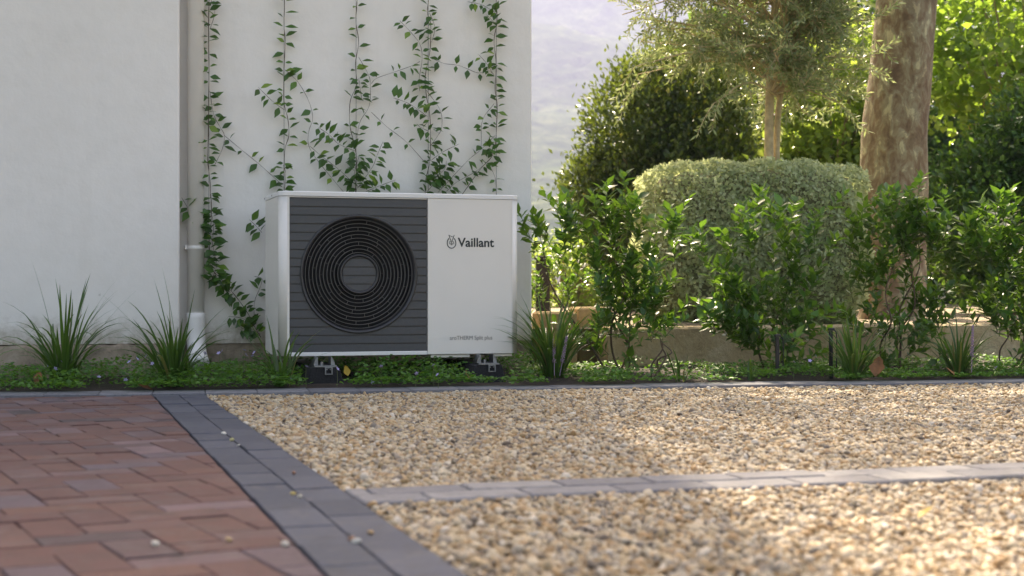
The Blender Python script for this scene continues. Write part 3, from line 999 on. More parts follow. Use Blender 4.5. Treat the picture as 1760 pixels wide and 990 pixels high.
def vine(label, stems, wire):
    """stems: list of (pixel path, leaves, offset, leaf scale)"""
    base = wp(stems[0][0][-1][0], stems[0][0][-1][1], 0.02)
    t = thing('climbing_vine', label, 'vine', base, 0, 'vines climbing the house wall')
    if wire:
        a, b = wp(wire[0], -420, 0.018), wp(wire[1], wire[2], 0.018)
        mb = MB(); mb.tube([a - base, b - base], 0.0011, 5); mb.build('wire', M['stake'], t)
    x_ = stems[0][0][0]
    stems = stems + [([(x_[0] + 4, -260), (x_[0] - 3, -170), (x_[0] + 2, -90), x_], 11, 0.03, 1.0, 0.0018)]
    for path, nl, off, sc, rad in stems:
        P = [wp(x, y, off + 0.012 * math.sin(i * 1.7 + x)) for i, (x, y) in enumerate(path)]
        P = smooth_path(P, 6)
        n = len(P)
        mb = MB(); mb.tube([p - base for p in P], [rad * (0.75 + 0.25 * math.sin(i * 0.9)) for i in range(n)], 5); mb.build('stem', M['stem'], t, True)
        k = 0; side = 1
        acc = [0]
        for i in range(1, n): acc.append(acc[-1] + (P[i] - P[i - 1]).length)
        for q in range(nl):
            s_ = acc[-1] * (q + 0.3 + 0.5 * random.random()) / nl
            i = max(1, next((j for j in range(n) if acc[j] >= s_), n - 1))
            p = P[i - 1].lerp(P[i], random.random())
            tan = (P[i] - P[i - 1]).normalized()
            side = -side
            lat = Vector((tan.z * ux.x, tan.z * ux.y, -(tan.dot(ux)))) * side
            pair = 2 if random.random() < 0.6 else 1
            for w_ in range(pair):
                ax = (lat * (1 if w_ == 0 else -1)) * random.uniform(0.6, 1.0) + wn * random.uniform(0.15, 0.9) + Vector((0, 0, random.uniform(-0.45, 0.4)))
                nr = wn * random.uniform(0.3, 1.0) + Vector((0, 0, random.uniform(0.2, 1.1))) + ux * random.uniform(-0.4, 0.4)
                put_leaf(random.choice(vine_leaves), t, p + ax.normalized() * 0.006, ax, nr, sc * random.uniform(0.75, 1.35))
    return t

T, B2 = 0.0022, 0.0014
vine('leafy vine climbing beside the downpipe and thickening towards the plinth', [
    (zz([(218, -120), (218, 0), (215, 150), (218, 330), (216, 480), (214, 640), (212, 760), (222, 850), (225, 935)]) + z6([(182, 100), (185, 200), (178, 300), (175, 400), (185, 470), (230, 520), (290, 590), (330, 640), (370, 700), (400, 760), (432, 815)]), 62, 0.05, 1.05, T),
    (zz([(228, 0), (245, 60), (222, 140)]), 3, 0.03, 0.9, B2),
    (zz([(222, 430), (240, 540), (270, 600), (290, 640), (282, 700), (245, 780)]), 9, 0.03, 1.0, B2),
    (zz([(290, 640), (380, 715), (460, 780), (560, 870)]), 6, 0.03, 1.05, B2),
    (z6([(180, 300), (120, 230), (70, 170), (35, 115)]), 6, 0.06, 1.15, B2),
    (z6([(185, 320), (200, 400), (210, 460), (180, 540)]), 14, 0.08, 1.15, B2),
    (z6([(180, 180), (195, 250), (190, 330)]), 12, 0.07, 1.15, B2),
    (z6([(200, 490), (235, 560), (280, 590), (240, 600)]), 14, 0.08, 1.15, B2),
    (z6([(400, 740), (400, 640), (430, 560), (437, 520), (400, 510)]), 7, 0.04, 1.1, B2),
    (z6([(395, 760), (340, 720), (270, 710)]), 7, 0.05, 1.1, B2),
    (z6([(430, 800), (380, 770), (330, 775)]), 7, 0.05, 1.1, B2),
], (359, 359, 470))
vine('slender vine rising above the left corner of the heat pump with one looping side shoot', [
    (zz([(575, -120), (575, 0), (572, 120), (578, 200), (572, 330), (572, 480), (590, 560), (595, 640), (575, 720), (572, 900)]), 26, 0.03, 1.0, T),
    (zz([(578, 330), (640, 390), (690, 480), (708, 560), (690, 620), (690, 690), (740, 770), (860, 915)]), 11, 0.03, 1.05, B2),
    (zz([(575, 520), (520, 480), (450, 412)]), 5, 0.07, 1.05, B2),
    (zz([(575, 900), (580, 820), (570, 780)]), 6, 0.05, 0.95, B2),
    (z6([(437, 290), (410, 260), (375, 225)]), 4, 0.05, 1.15, B2),
], (489, 488, 329))
vine('vine with the bushiest foot, in the middle of the wall above the fan grille', [
    (zz([(918, -120), (918, 0), (912, 100), (925, 200), (910, 300), (915, 400), (885, 480), (885, 600), (905, 680), (915, 760), (910, 920)]), 20, 0.03, 1.0, T),
    (zz([(925, 270), (970, 350), (980, 400), (975, 500), (930, 580), (912, 690)]), 13, 0.04, 1.0, B2),
    (zz([(985, 395), (1010, 370), (1080, 345), (1180, 310), (1215, 290)]), 4, 0.04, 0.95, B2),
    (zz([(985, 530), (1060, 600), (1150, 670), (1250, 780)]), 4, 0.03, 0.9, B2),
    (zz([(940, 470), (930, 400), (925, 370)]), 7, 0.06, 1.0, B2),
    (zz([(910, 715), (830, 680), (790, 640), (735, 602)]), 12, 0.07, 1.1, B2),
    (zz([(905, 870), (830, 800), (740, 730), (695, 690)]), 12, 0.06, 1.1, B2),
    (zz([(920, 890), (990, 790), (1010, 740), (1040, 670)]), 16, 0.07, 1.1, B2),
    (zz([(960, 905), (1020, 880), (1100, 850)]), 8, 0.07, 1.1, B2),
    (zz([(915, 900), (905, 820), (930, 730)]), 8, 0.05, 1.0, B2),
], (612, 612, 331))
vine('tangled double-stemmed vine above the seam of the dark and white panels', [
    (zz([(1255, -120), (1255, 0), (1250, 60), (1266, 120), (1262, 240), (1240, 360), (1245, 450), (1260, 530), (1265, 640), (1262, 760), (1240, 860), (1240, 920)]), 26, 0.035, 1.0, T),
    (zz([(1215, 430), (1210, 380), (1225, 280), (1215, 210), (1170, 150), (1120, 98)]), 13, 0.05, 1.0, B2),
    (zz([(1260, 60), (1285, 130), (1270, 200)]), 4, 0.03, 0.9, B2),
    (zz([(1250, 550), (1180, 500), (1140, 480), (1090, 463)]), 10, 0.07, 1.05, B2),
    (zz([(1240, 420), (1310, 520), (1318, 600), (1300, 640), (1265, 690)]), 7, 0.04, 1.0, B2),
    (zz([(1270, 275), (1330, 300), (1400, 310), (1490, 345), (1530, 330), (1565, 352)]), 5, 0.03, 0.9, B2),
    (zz([(1265, 760), (1320, 720), (1400, 680)]), 9, 0.07, 1.05, B2),
    (zz([(1260, 860), (1330, 800), (1340, 760)]), 12, 0.07, 1.0, B2),
    (zz([(1245, 910), (1290, 860), (1330, 830)]), 9, 0.06, 1.0, B2),
    (zz([(1255, 620), (1215, 600), (1200, 585)]), 4, 0.05, 1.0, B2),
], (736, 736, 333))
vine('vine nearest the free end of the wall with crossing bare shoots', [
    (zz([(1575, -120), (1575, 0), (1580, 100), (1565, 190), (1575, 300), (1570, 420), (1580, 500), (1575, 640), (1560, 730), (1500, 800), (1410, 925)]), 34, 0.035, 1.0, T),
    (zz([(1580, 60), (1540, 40), (1500, 20), (1440, 8)]), 6, 0.05, 1.0, B2),
    (zz([(1575, 120), (1550, 90), (1530, 70)]), 5, 0.05, 1.1, B2),
    (zz([(1560, 350), (1530, 300), (1490, 255)]), 6, 0.05, 0.95, B2),
    (zz([(1565, 490), (1510, 570), (1505, 690)]), 9, 0.04, 0.95, B2),
    (zz([(1570, 640), (1500, 710), (1440, 760), (1300, 910)]), 10, 0.05, 1.0, B2),
    (zz([(1535, 765), (1570, 840), (1577, 925)]), 3, 0.03, 0.95, B2),
    (zz([(1545, 755), (1480, 810), (1390, 860), (1340, 905)]), 8, 0.05, 1.0, B2),
    (zz([(1560, 730), (1545, 700), (1530, 720)]), 4, 0.06, 1.15, B2),
], (853, 853, 336))

# ------------------------------------------------------------------ strap-leaf grass clumps
def blade_mesh(L, Wd, bend, mat):
    V, Fc = [], []
    n = 9
    for i in range(n):
        t = i / (n - 1)
        a = bend * t ** 1.6
        y = L * (t - 0.16 * bend * t ** 3) * math.sin(min(1.5, a)) if False else 0
        V.append(t)
    # integrate a curve whose lean grows along the blade
    x = z = 0.0; pts = []
    for i in range(n):
        t = i / (n - 1)
        pts.append((x, z))
        ang = bend * (0.15 + 1.0 * t ** 1.5)
        x += L / (n - 1) * math.sin(ang); z += L / (n - 1) * math.cos(ang)
    V = []
    for i, (x, z) in enumerate(pts):
        t = i / (n - 1)
        hw = Wd / 2 * (0.75 + 0.5 * math.sin(min(1, t * 1.6) * math.pi / 2) * 0.5) * (1 - t ** 4) + 0.0002
        V += [(x, -hw, z + hw * 0.35), (x, 0, z), (x, hw, z + hw * 0.35)]
    for i in range(n - 1):
        a = 3 * i
        Fc += [(a, a + 1, a + 4, a + 3), (a + 1, a + 2, a + 5, a + 4)]
    me = mesh_np('blade', V, np.array(Fc), True); me.materials.append(mat)
    return me
blades = [blade_mesh(1.0, 0.024, b, M['blade']) for b in (0.15, 0.4, 0.7, 1.05, 1.45, 1.9)]
def flower_spike(h=0.2):
    mb = MB()
    for i in range(46):
        z = h * (0.35 + 0.65 * i / 46); a = i * 2.4; r_ = 0.0075 * (1 - 0.5 * i / 46)
        c = Vector((math.cos(a) * r_, math.sin(a) * r_, z)); s_ = 0.0036
        mb.add([c + Vector((s_, 0, 0)), c + Vector((-s_, 0, 0)), c + Vector((0, s_, 0)), c + Vector((0, -s_, 0)), c + Vector((0, 0, s_)), c + Vector((0, 0, -s_))],
               [[0, 2, 4], [2, 1, 4], [1, 3, 4], [3, 0, 4], [2, 0, 5], [1, 2, 5], [3, 1, 5], [0, 3, 5]])
    mb.tube([(0, 0, 0), (0, 0, h)], 0.0018, 4)
    me = mb.mesh('flower_spike'); me.materials.append(M['purple']); return me
spike = flower_spike()
def grass(label, loc, n, hmin, hmax, bendy=(0, 6), width=1.0, spikes=0, tall=()):
    t = thing('grass_clump', label, 'grass clump', loc, 0, 'strap-leaf grass clumps in the bed')
    for i in range(n):
        L = random.uniform(hmin, hmax)
        b = min(bendy[1] - 1, max(bendy[0], int(random.triangular(bendy[0], bendy[1], bendy[1] * 0.6))))
        o = bpy.data.objects.new('blade', blades[b]); COL.objects.link(o); o.parent = t
        a = random.uniform(0, 6.283); rr = random.uniform(0, 0.045)
        o.location = (math.cos(a) * rr, math.sin(a) * rr * 0.8, -0.01)
        o.rotation_euler = (random.uniform(-0.2, 0.2), random.uniform(-0.05, 0.35), a + random.uniform(-0.6, 0.6))
        o.scale = (L, width * random.uniform(0.45, 0.75), L)
    for (ang, lean, L) in tall:
        o = bpy.data.objects.new('blade', blades[0 if lean < 0.3 else 1]); COL.objects.link(o); o.parent = t
        o.location = (random.uniform(-0.03, 0.03), random.uniform(-0.03, 0.03), -0.01); o.rotation_euler = (0, lean, ang); o.scale = (L, width * 0.75, L)
    for i in range(spikes):
        o = bpy.data.objects.new('flower_spike', spike); COL.objects.link(o); o.parent = t
        o.location = (random.uniform(-0.08, 0.10), random.uniform(-0.16, -0.08), 0.02)
        o.rotation_euler = (random.uniform(-0.1, 0.3), random.uniform(-0.3, 0.3), 0); o.scale = (1, 1, random.uniform(0.8, 1.15))
    return t
grass('tall clump of dark strap leaves against the pier, furthest from the heat pump', (at(108, 0, 6.62).x, 6.62, 0.02), 66, 0.24, 0.52, (0, 6), 0.85, 0, ((3.3, 0.16, 0.58), (2.9, 0.05, 0.48), (0.2, 0.3, 0.56), (0.1, 0.12, 0.46), (0.3, 0.45, 0.55)))
grass('clump of strap leaves in front of the downpipe shoe', (at(298, 0, 6.58).x, 6.58, 0.02), 54, 0.22, 0.48, (0, 6), 0.85, 0, ((3.2, 0.08, 0.54), (0.2, 0.1, 0.44), (3.0, 0.15, 0.48), (3.3, 0.5, 0.55), (0.1, 0.5, 0.5)))
grass('sparse strap leaves leaning at the lower left corner of the heat pump', (at(482, 0, 6.60).x, 6.60, 0.02), 18, 0.16, 0.34, (1, 6), 0.8, 0, ((3.3, 0.35, 0.32), (3.0, 0.5, 0.30), (3.4, 0.42, 0.26)))
grass('dense strap-leaf clump with purple flower spikes right of the heat pump', (at(950, 0, 7.02).x, 7.02, 0.02), 130, 0.24, 0.46, (0, 6), 0.75, 2)
grass('bright clump of strap leaves beside the big brown fallen leaf', (at(1468, 0, 7.10).x, 7.10, 0.02), 80, 0.18, 0.34, (0, 6), 0.7)
grass('shaded clump of strap leaves at the right of the kerb', (at(1648, 0, 7.30).x, 7.30, 0.02), 80, 0.18, 0.35, (0, 6), 0.7, 1)
grass('few thin upright blades in the sunny patch of the bed', (at(1168, 0, 6.95).x, 6.95, 0.02), 9, 0.08, 0.2, (0, 4), 0.6)
grass('few pale arching blades at the kerb between the shrubs', (at(1290, 0, 7.00).x, 7.00, 0.02), 8, 0.06, 0.14, (1, 5), 0.6)

# ------------------------------------------------------------------ ground cover, flowers, fallen leaves
def ground_cover():
    n = 54000
    t = rng.uniform(-3.3, 6.3, n); q = np.where(rng.random(n) < 0.16, rng.uniform(-0.055, 0.10, n), rng.random(n) ** 1.3 * 1.1 - 0.02)
    x = KA.x + KD.x * t + KN.x * (KW - 0.015 + q); y = KA.y + KD.y * t + KN.y * (KW - 0.015 + q)
    # patchy to the right, thick to the left and below the unit
    f = np.sin(x * 5.3 + 1.2) * np.sin(y * 6.1 + 0.4) + 0.5 * np.sin(x * 13 + 2) * np.sin(y * 15)
    keep = np.where(x < 0.15, f > -0.95, f > -0.25)
    bare = (x > 0.55) & (x < 0.95)
    keep &= ~(bare & (rng.random(n) < 0.65))
    for fx in (s_of(553), s_of(830)):        # kept clear round the feet
        c = P0 + u * fx - v * 0.16
        keep &= ((x - c.x) ** 2 + ((y - c.y) * 0.7) ** 2) > 0.13 ** 2
    x, y, f = x[keep], y[keep], f[keep]
    n = len(x)
    hmax = np.where(x < 0.1, 0.115, 0.06) * (0.6 + 0.4 * np.clip(f, 0, 1))
    edge = np.clip(((x - KA.x) * KN.x + (y - KA.y) * KN.y - KW + 0.05) / 0.12, 0.35, 1)
    z = 0.022 + rng.random(n) ** 0.7 * hmax * edge
    pos = np.stack([x, y, z], 1)
    a = rng.uniform(0, 6.283, n)
    ax = np.stack([np.cos(a), np.sin(a), rng.uniform(-0.3, 0.6, n)], 1)
    nr = np.stack([rng.normal(0, 0.45, n), rng.normal(0, 0.45, n), np.ones(n)], 1)
    o = cloud('ground_cover', pos, ax, nr, rng.uniform(0.012, 0.026, n), rng.uniform(0.011, 0.022, n), M['cover'], None, 0.1)
    tag(o, 'low green ground cover of small round leaves behind the kerb', 'ground cover', None, 'stuff')
ground_cover()

def flower_mesh():
    mb = MB()
    for i in range(5):
        a = i * 2 * math.pi / 5
        d = Vector((math.cos(a), math.sin(a), 0.25)); s_ = Vector((-math.sin(a), math.cos(a), 0))
        mb.add([(0, 0, 0), d * 0.006 + s_ * 0.0035, d * 0.011, d * 0.006 - s_ * 0.0035], [[0, 1, 2, 3]])
    return mb.mesh('petals')
pet = flower_mesh(); pet.materials.append(M['violet'])
stm = MB().tube([(0, 0, -0.09), (0.004, 0, -0.04), (0, 0, 0)], 0.0009, 4).mesh('flower_stalk'); stm.materials.append(M['green_stem'])
fl = [(85, 628), (95, 634), (106, 622), (170, 648), (216, 653), (222, 622), (236, 617), (251, 612), (260, 615), (262, 625), (345, 640), (376, 607), (382, 603), (420, 602), (423, 610), (434, 612), (437, 606), (352, 607),
      (444, 650), (500, 652), (527, 630), (580, 634), (655, 630), (716, 642), (745, 628), (752, 644), (640, 658), (1392, 620), (1402, 612), (1365, 622), (1250, 640), (1712, 632)]
for px, py in fl:
    p = at(px, py, random.uniform(6.45, 6.62) + max(0, px - 700) * 0.00055 if px < 1000 else 7.1)
    t = thing('wild_flower', 'tiny pale violet flower on a thin stalk in the ground cover', 'flower', (p.x, p.y, p.z), random.uniform(0, 6), 'tiny violet flowers in the ground cover')
    a = bpy.data.objects.new('petals', pet); COL.objects.link(a); a.parent = t; a.rotation_euler = (random.uniform(0.4, 1.3), 0, random.uniform(-0.6, 0.6))
    b = bpy.data.objects.new('stalk', stm); COL.objects.link(b); b.parent = t; b.location = (0, 0.002, -0.001)

def fallen(label, px, py, d, size, mat, tilt, z=None, turn=0.0):
    me = leaf_mesh('fallen_leaf', size, size * 0.75, mat, -0.35, 0.5, widths=(0.1, 0.7, 1.0, 0.7, 0.55, 0.05))
    p = at(px, py, d)
    o = link('fallen_leaf', me, None, None, (p.x, p.y, p.z if z is None else z))
    o.rotation_euler = (tilt, random.uniform(-0.3, 0.3), turn)
    tag(o, label, 'fallen leaf', 'fallen leaves in the bed and on the gravel')
fallen('curled brown fallen leaf in the ground cover behind the brick paving', 62, 672, 6.35, 0.055, M['brown_leaf'], 0.9, 0.035, 0.3)
fallen('flat brown fallen leaf lying on the kerb at the top of the paver strip', 262, 677, 6.30, 0.06, M['brown_leaf'], 0.05, 0.016, 1.9)
fallen('yellow-brown fallen leaf standing beside the foot under the fan', 598, 645, 6.72, 0.045, M['yellow_leaf'], 1.2, 0.05, 0.4)
fallen('pinkish brown fallen leaf beside the foot under the white panel', 805, 655, 6.78, 0.045, M['brown_leaf'], 0.7, 0.03, 0.8)
fallen('big crumpled brown fallen leaf beside the bright grass clump', 1505, 640, 7.0, 0.10, M['brown_leaf'], 0.7, 0.03, -0.5)
fallen('small brown fallen leaf under the shaded grass clump', 1640, 655, 7.1, 0.06, M['brown_leaf'], 0.3, 0.03, 0.7)
fallen('small yellow fallen leaf lying on the near gravel', 1578, 893, 2.87, 0.035, M['yellow_leaf'], 0.25, 0.004, -1.3)

# stray pebbles off the gravel
for i, (px, py, lab) in enumerate([(267, 935, 'whitish pebble lying on a pale brick, left of the other stray pebbles'), (393, 928, 'ochre pebble lying on the dark brick near the paver strip'), (490, 936, 'pale pebble on the brick edge beside the paver strip'),
        (637, 916, 'ochre pebble on the right-hand pavers of the strip'), (604, 926, 'small brown pebble in the near end of the strip joint'), (612, 931, 'small whitish pebble in the near end of the strip joint'),
        (505, 813, 'reddish pebble on the pavers, next to the gravel corner'), (504, 849, 'yellow pebble in the middle of the strip joint'), (516, 854, 'pale pebble just below the yellow one in the strip joint'),
        (385, 745, 'whitish pebble furthest up the strip joint'), (399, 756, 'yellowish pebble in the upper strip joint'), (410, 766, 'greyish pebble lowest of three in the upper strip joint')]):
    p = onz(px, py, 0.004)
    o = bpy.data.objects.new('pebble', stone_me[i % 8].copy()); COL.objects.link(o)
    s_ = random.uniform(0.0065, 0.0095)
    o.location = (p.x, p.y, 0.005); o.scale = (s_, s_, s_); o.rotation_euler = (0.2, 0.1, random.uniform(0, 6))
    cols = [(0.6, 0.55, 0.46), (0.46, 0.32, 0.16), (0.55, 0.5, 0.42), (0.44, 0.29, 0.15), (0.26, 0.13, 0.07), (0.6, 0.57, 0.5), (0.28, 0.13, 0.08), (0.45, 0.34, 0.1), (0.5, 0.46, 0.36), (0.6, 0.57, 0.5), (0.5, 0.44, 0.2), (0.38, 0.36, 0.33)]
    o.data.materials.clear(); o.data.materials.append(plain('pebble_%d' % i, cols[i], 0.55, nscale=90, namp=0.2))
    tag(o, lab, 'pebble', 'stray pebbles on the pavers and bricks')

# ------------------------------------------------------------------ low garden wall and the terrace behind it
LA = Vector((0.50, 7.93))
def low_wall():
    t = thing('low_wall', 'low tan rendered garden wall behind the shrubs', 'wall', (LA.x, LA.y, 0), R(18))
    mb = MB()
    V, Fc = [], []
    nx = 60
    L = 6.0
    x = -0.02
    segs = [0.0, 1.02, 2.05, 3.1, 4.4, 6.0]
    for a, b in zip(segs[:-1], segs[1:]):
        mb = MB(); mb.box((a + 0.003, rng.normal(0, 0.003), -0.08), (b - 0.003, 0.16, 0.235 + rng.normal(0, 0.003)), 0.012); mb.build('wall_panel', M['lowwall'], t)
    return t
low_wall()
q0 = onz(930, 562, 0.20)
for i, (pa, pb, top, lab) in enumerate([(931, 992, 536, 'sandstone edging block nearest the end of the house wall'), (994, 1052, 528, 'sandstone edging block between the first block and the low wall')]):
    d = 8.0 + 0.18 * i
    a = at(pa, top, d); b = at(pb, top, d + 0.06)
    t = thing('edging_block', lab, 'stone block', (a.x, a.y, 0), R(17), 'sandstone blocks beside the low wall')
    mb = MB(); Lb = (Vector((b.x, b.y)) - Vector((a.x, a.y))).length
    mb.box((0, 0, -0.05), (Lb, 0.16, a.z), 0.012); mb.build('block', M['sandstone'], t)

def terrace():
    V, Fc = [], []
    nx, ny = 50, 40
    ud = Vector((math.cos(R(18)), math.sin(R(18)))); vd = Vector((-ud.y, ud.x))
    for j in range(ny + 1):
        for i in range(nx + 1):
            p = LA + ud * (-0.55 + 12 * i / nx) + vd * (0.15 + 14 * (j / ny) ** 1.5)
            V.append((p.x, p.y, 0.225 + (rng.normal(0, 0.008) if j > 0 else 0)))
    for j in range(ny):
        for i in range(nx):
            a = j * (nx + 1) + i; Fc.append((a, a + 1, a + nx + 2, a + nx + 1))
    tag(link('terrace_ground', mesh_np('terrace_ground', V, np.array(Fc), True), M['mulch']), kind='structure')
terrace()

# ------------------------------------------------------------------ glossy shrubs in front of the low wall
shrub_leaves = [leaf_mesh('shrub_leaf', 0.060, 0.034, M['shrub_leaf'], 0.12, 0.25), leaf_mesh('shrub_leaf', 0.055, 0.031, M['shrub_leaf'], 0.3, 0.2), leaf_mesh('shrub_leaf', 0.062, 0.032, M['shrub_leaf'], -0.05, 0.4)]
def shrub(label, base, lobes, nparts, nstuff, nstem=7, sc=1.0):
    """lobes: (centre xyz relative to base, radius) of the leafy masses"""
    t = thing('garden_shrub', label, 'shrub', base, 0, 'glossy shrubs in front of the low wall')
    B = Vector(base)
    tips = []
    wts = [l[1] ** 2 for l in lobes]
    for i in range(nstem):
        c, r_ = random.choices(lobes, wts)[0]
        tip = Vector(c) + Vector(unit(1)[0]) * r_ * 0.6
        b0 = Vector((random.uniform(-0.06, 0.06), random.uniform(-0.05, 0.05), -0.03))
        P = smooth_path([b0] + [b0.lerp(tip, f_) + Vector((random.uniform(-0.05, 0.05), random.uniform(-0.05, 0.05), random.uniform(-0.03, 0.02))) for f_ in (0.25, 0.5, 0.75)] + [tip], 4)
        mb = MB(); mb.tube(P, np.linspace(0.0065, 0.0025, len(P)), 5); mb.build('stem', M['stem'], t, True)
    # twigs through the lobes, leaves along them
    spots = []
    mb = MB()
    nt_ = (nparts + nstuff) // 11 + 1
    for i in range(nt_):
        c, r_ = random.choices(lobes, wts)[0]
        d = Vector(unit(1)[0]); d.z = abs(d.z) * 0.8 + 0.1
        p = Vector(c) + Vector(unit(1)[0]) * r_ * random.uniform(0.2, 0.85)
        out = ((p - Vector((0, 0, 0.1))).normalized() + d * 0.8 + Vector((0, 0, 0.35))).normalized()
        Lt = random.uniform(0.10, 0.20)
        P = smooth_path([p, p + out * Lt * 0.5 + Vector((0, 0, 0.01)), p + out * Lt + Vector((0, 0, -0.012))], 4)
        mb.tube(P, np.linspace(0.0022, 0.001, len(P)), 4)
        for k in range(11):
            f = (k + 0.5) / 11; j = min(len(P) - 2, int(f * (len(P) - 1)))
            q = P[j].lerp(P[j + 1], f * (len(P) - 1) - j)
            a = k * 2.4 + i
            o1 = out.orthogonal().normalized(); o2 = out.cross(o1)
            lat = o1 * math.cos(a) + o2 * math.sin(a)
            ax = lat * 0.8 + out * (0.3 + 0.5 * f) + Vector((0, 0, random.uniform(-0.15, 0.25)))
            nr = out * 0.8 + Vector((0, 0, 0.8)) + Vector(unit(1)[0]) * 0.5
            spots.append((q, ax, nr))
    mb.build('twigs', M['green_stem'], t, True)['kind'] = 'stuff'
    # leaves that show most (outermost, towards the camera) are pieces of their own
    random.shuffle(spots)
    spots.sort(key=lambda s: s[0].y - 0.25 * abs(s[0].x) - 0.2 * s[0].z + random.uniform(-0.12, 0.12))
    for q, ax, nr in spots[:nparts]:
        put_leaf(random.choice(shrub_leaves), t, B + q, ax, nr, sc * random.uniform(0.65, 1.15))
    rest = spots[nparts:]
    if rest:
        n = len(rest)
        pos = np.array([tuple(B + r_[0]) for r_ in rest]); ax = np.array([tuple(r_[1]) for r_ in rest]); nr = np.array([tuple(r_[2]) for r_ in rest])
        o = cloud('foliage', pos, ax, nr, rng.uniform(0.04, 0.065, n) * sc, rng.uniform(0.02, 0.032, n) * sc, M['shrub_leaf_stuff'], t)
        o['kind'] = 'stuff'
    return t
d1 = 7.45
shrub('glossy green shrub hanging dark in front of the sandstone blocks, nearest the house', (at(1062, 0, d1).x, d1, 0.02),
      [((-0.22, 0, 0.66), 0.20), ((0.02, 0, 0.70), 0.20), ((0.08, -0.02, 0.45), 0.17), ((-0.10, -0.02, 0.50), 0.16), ((-0.36, 0, 0.62), 0.14), ((0.22, 0, 0.62), 0.14), ((0.05, -0.02, 0.25), 0.14), ((-0.02, -0.05, 0.34), 0.16), ((0.16, 0, 0.34), 0.12), ((-0.05, -0.05, 0.14), 0.19), ((0.12, -0.04, 0.22), 0.18)], 295, 1150, 5, 1.2)
d2 = 7.55
shrub('glossy green shrub with bare crooked stem in front of the silver clipped bush', (at(1318, 0, d2).x, d2, 0.02),
      [((-0.05, 0, 0.66), 0.24), ((-0.28, 0, 0.58), 0.16), ((-0.16, 0, 0.36), 0.17), ((0.10, 0, 0.40), 0.20), ((0.20, 0, 0.66), 0.20), ((0.02, 0, 0.2), 0.12), ((0.30, 0, 0.50), 0.13), ((0.16, 0, 0.22), 0.15), ((-0.10, 0, 0.16), 0.14), ((0.05, -0.06, 0.12), 0.20), ((-0.18, -0.04, 0.24), 0.16)], 295, 1050, 4, 1.26)
d3 = 7.75
shrub('dark bushy shrub in front of the thick plane tree trunk', (at(1535, 0, d3).x, d3, 0.02),
      [((0.0, 0, 0.62), 0.26), ((-0.22, 0, 0.66), 0.18), ((0.20, 0, 0.62), 0.20), ((0.0, 0, 0.36), 0.20), ((0.12, 0, 0.22), 0.14), ((-0.12, 0, 0.42), 0.16), ((0.0, 0, 0.18), 0.16), ((0.2, 0, 0.32), 0.15), ((0.05, -0.05, 0.12), 0.20), ((-0.15, 0, 0.2), 0.12), ((-0.02, -0.03, 0.74), 0.20), ((0.12, 0, 0.72), 0.18)], 295, 1300, 4, 1.16)
d4 = 7.7
shrub('tall open shrub with broad sunlit leaves at the right edge', (at(1735, 0, d4).x, d4, 0.02),
      [((-0.10, 0, 0.64), 0.22), ((0.16, 0, 0.60), 0.26), ((-0.02, 0, 0.36), 0.20), ((0.22, 0, 0.3), 0.22), ((-0.26, 0, 0.62), 0.12), ((0.05, 0, 0.16), 0.16), ((-0.1, 0, 0.28), 0.15), ((0.1, -0.05, 0.12), 0.20)], 295, 1150, 4, 1.3)
d5 = 7.05
shrub('small young shrub with a few round leaves in the sunny patch of the bed', (at(1115, 0, d5).x, d5, 0.02),
      [((-0.02, 0, 0.16), 0.05), ((0.06, 0, 0.17), 0.05)], 33, 0, 3, 0.9)
low = at(985, 500, 8.9)
shrub('low green and reddish plant behind the sandstone blocks', (low.x, low.y, 0.22),
      [((-0.18, 0, 0.16), 0.12), ((0.02, 0, 0.20), 0.14), ((0.2, 0, 0.16), 0.12), ((-0.1, 0.1, 0.3), 0.12)], 120, 250, 6, 0.85)

# irrigation stakes
for px, lab in ((1336, 'short black irrigation stake beside the crooked-stem shrub'), (1428, 'taller black irrigation stake next to the bright grass clump')):
    p = at(px, 0, 7.25)
    t = thing('irrigation_stake', lab, 'stake', (p.x, p.y, 0), 0.2, 'black irrigation stakes in the bed')
    hh = 0.205 if px < 1400 else 0.235
    mb = MB(); mb.box((-0.008, -0.006, -0.05), (0.008, 0.006, hh), 0.002); mb.build('post', M['stake'], t)
    mb = MB(); mb.box((-0.012, -0.009, hh + 0.0005), (0.016, 0.009, hh + 0.014), 0.003); mb.build('clip', M['stake'], t)
    mb = MB(); mb.tube(smooth_path([(0.016, 0, hh + 0.006), (0.03, 0.0, hh - 0.03), (0.032, 0.01, 0.0)], 5), 0.003, 5); mb.build('drip_hose', M['stake'], t, True)

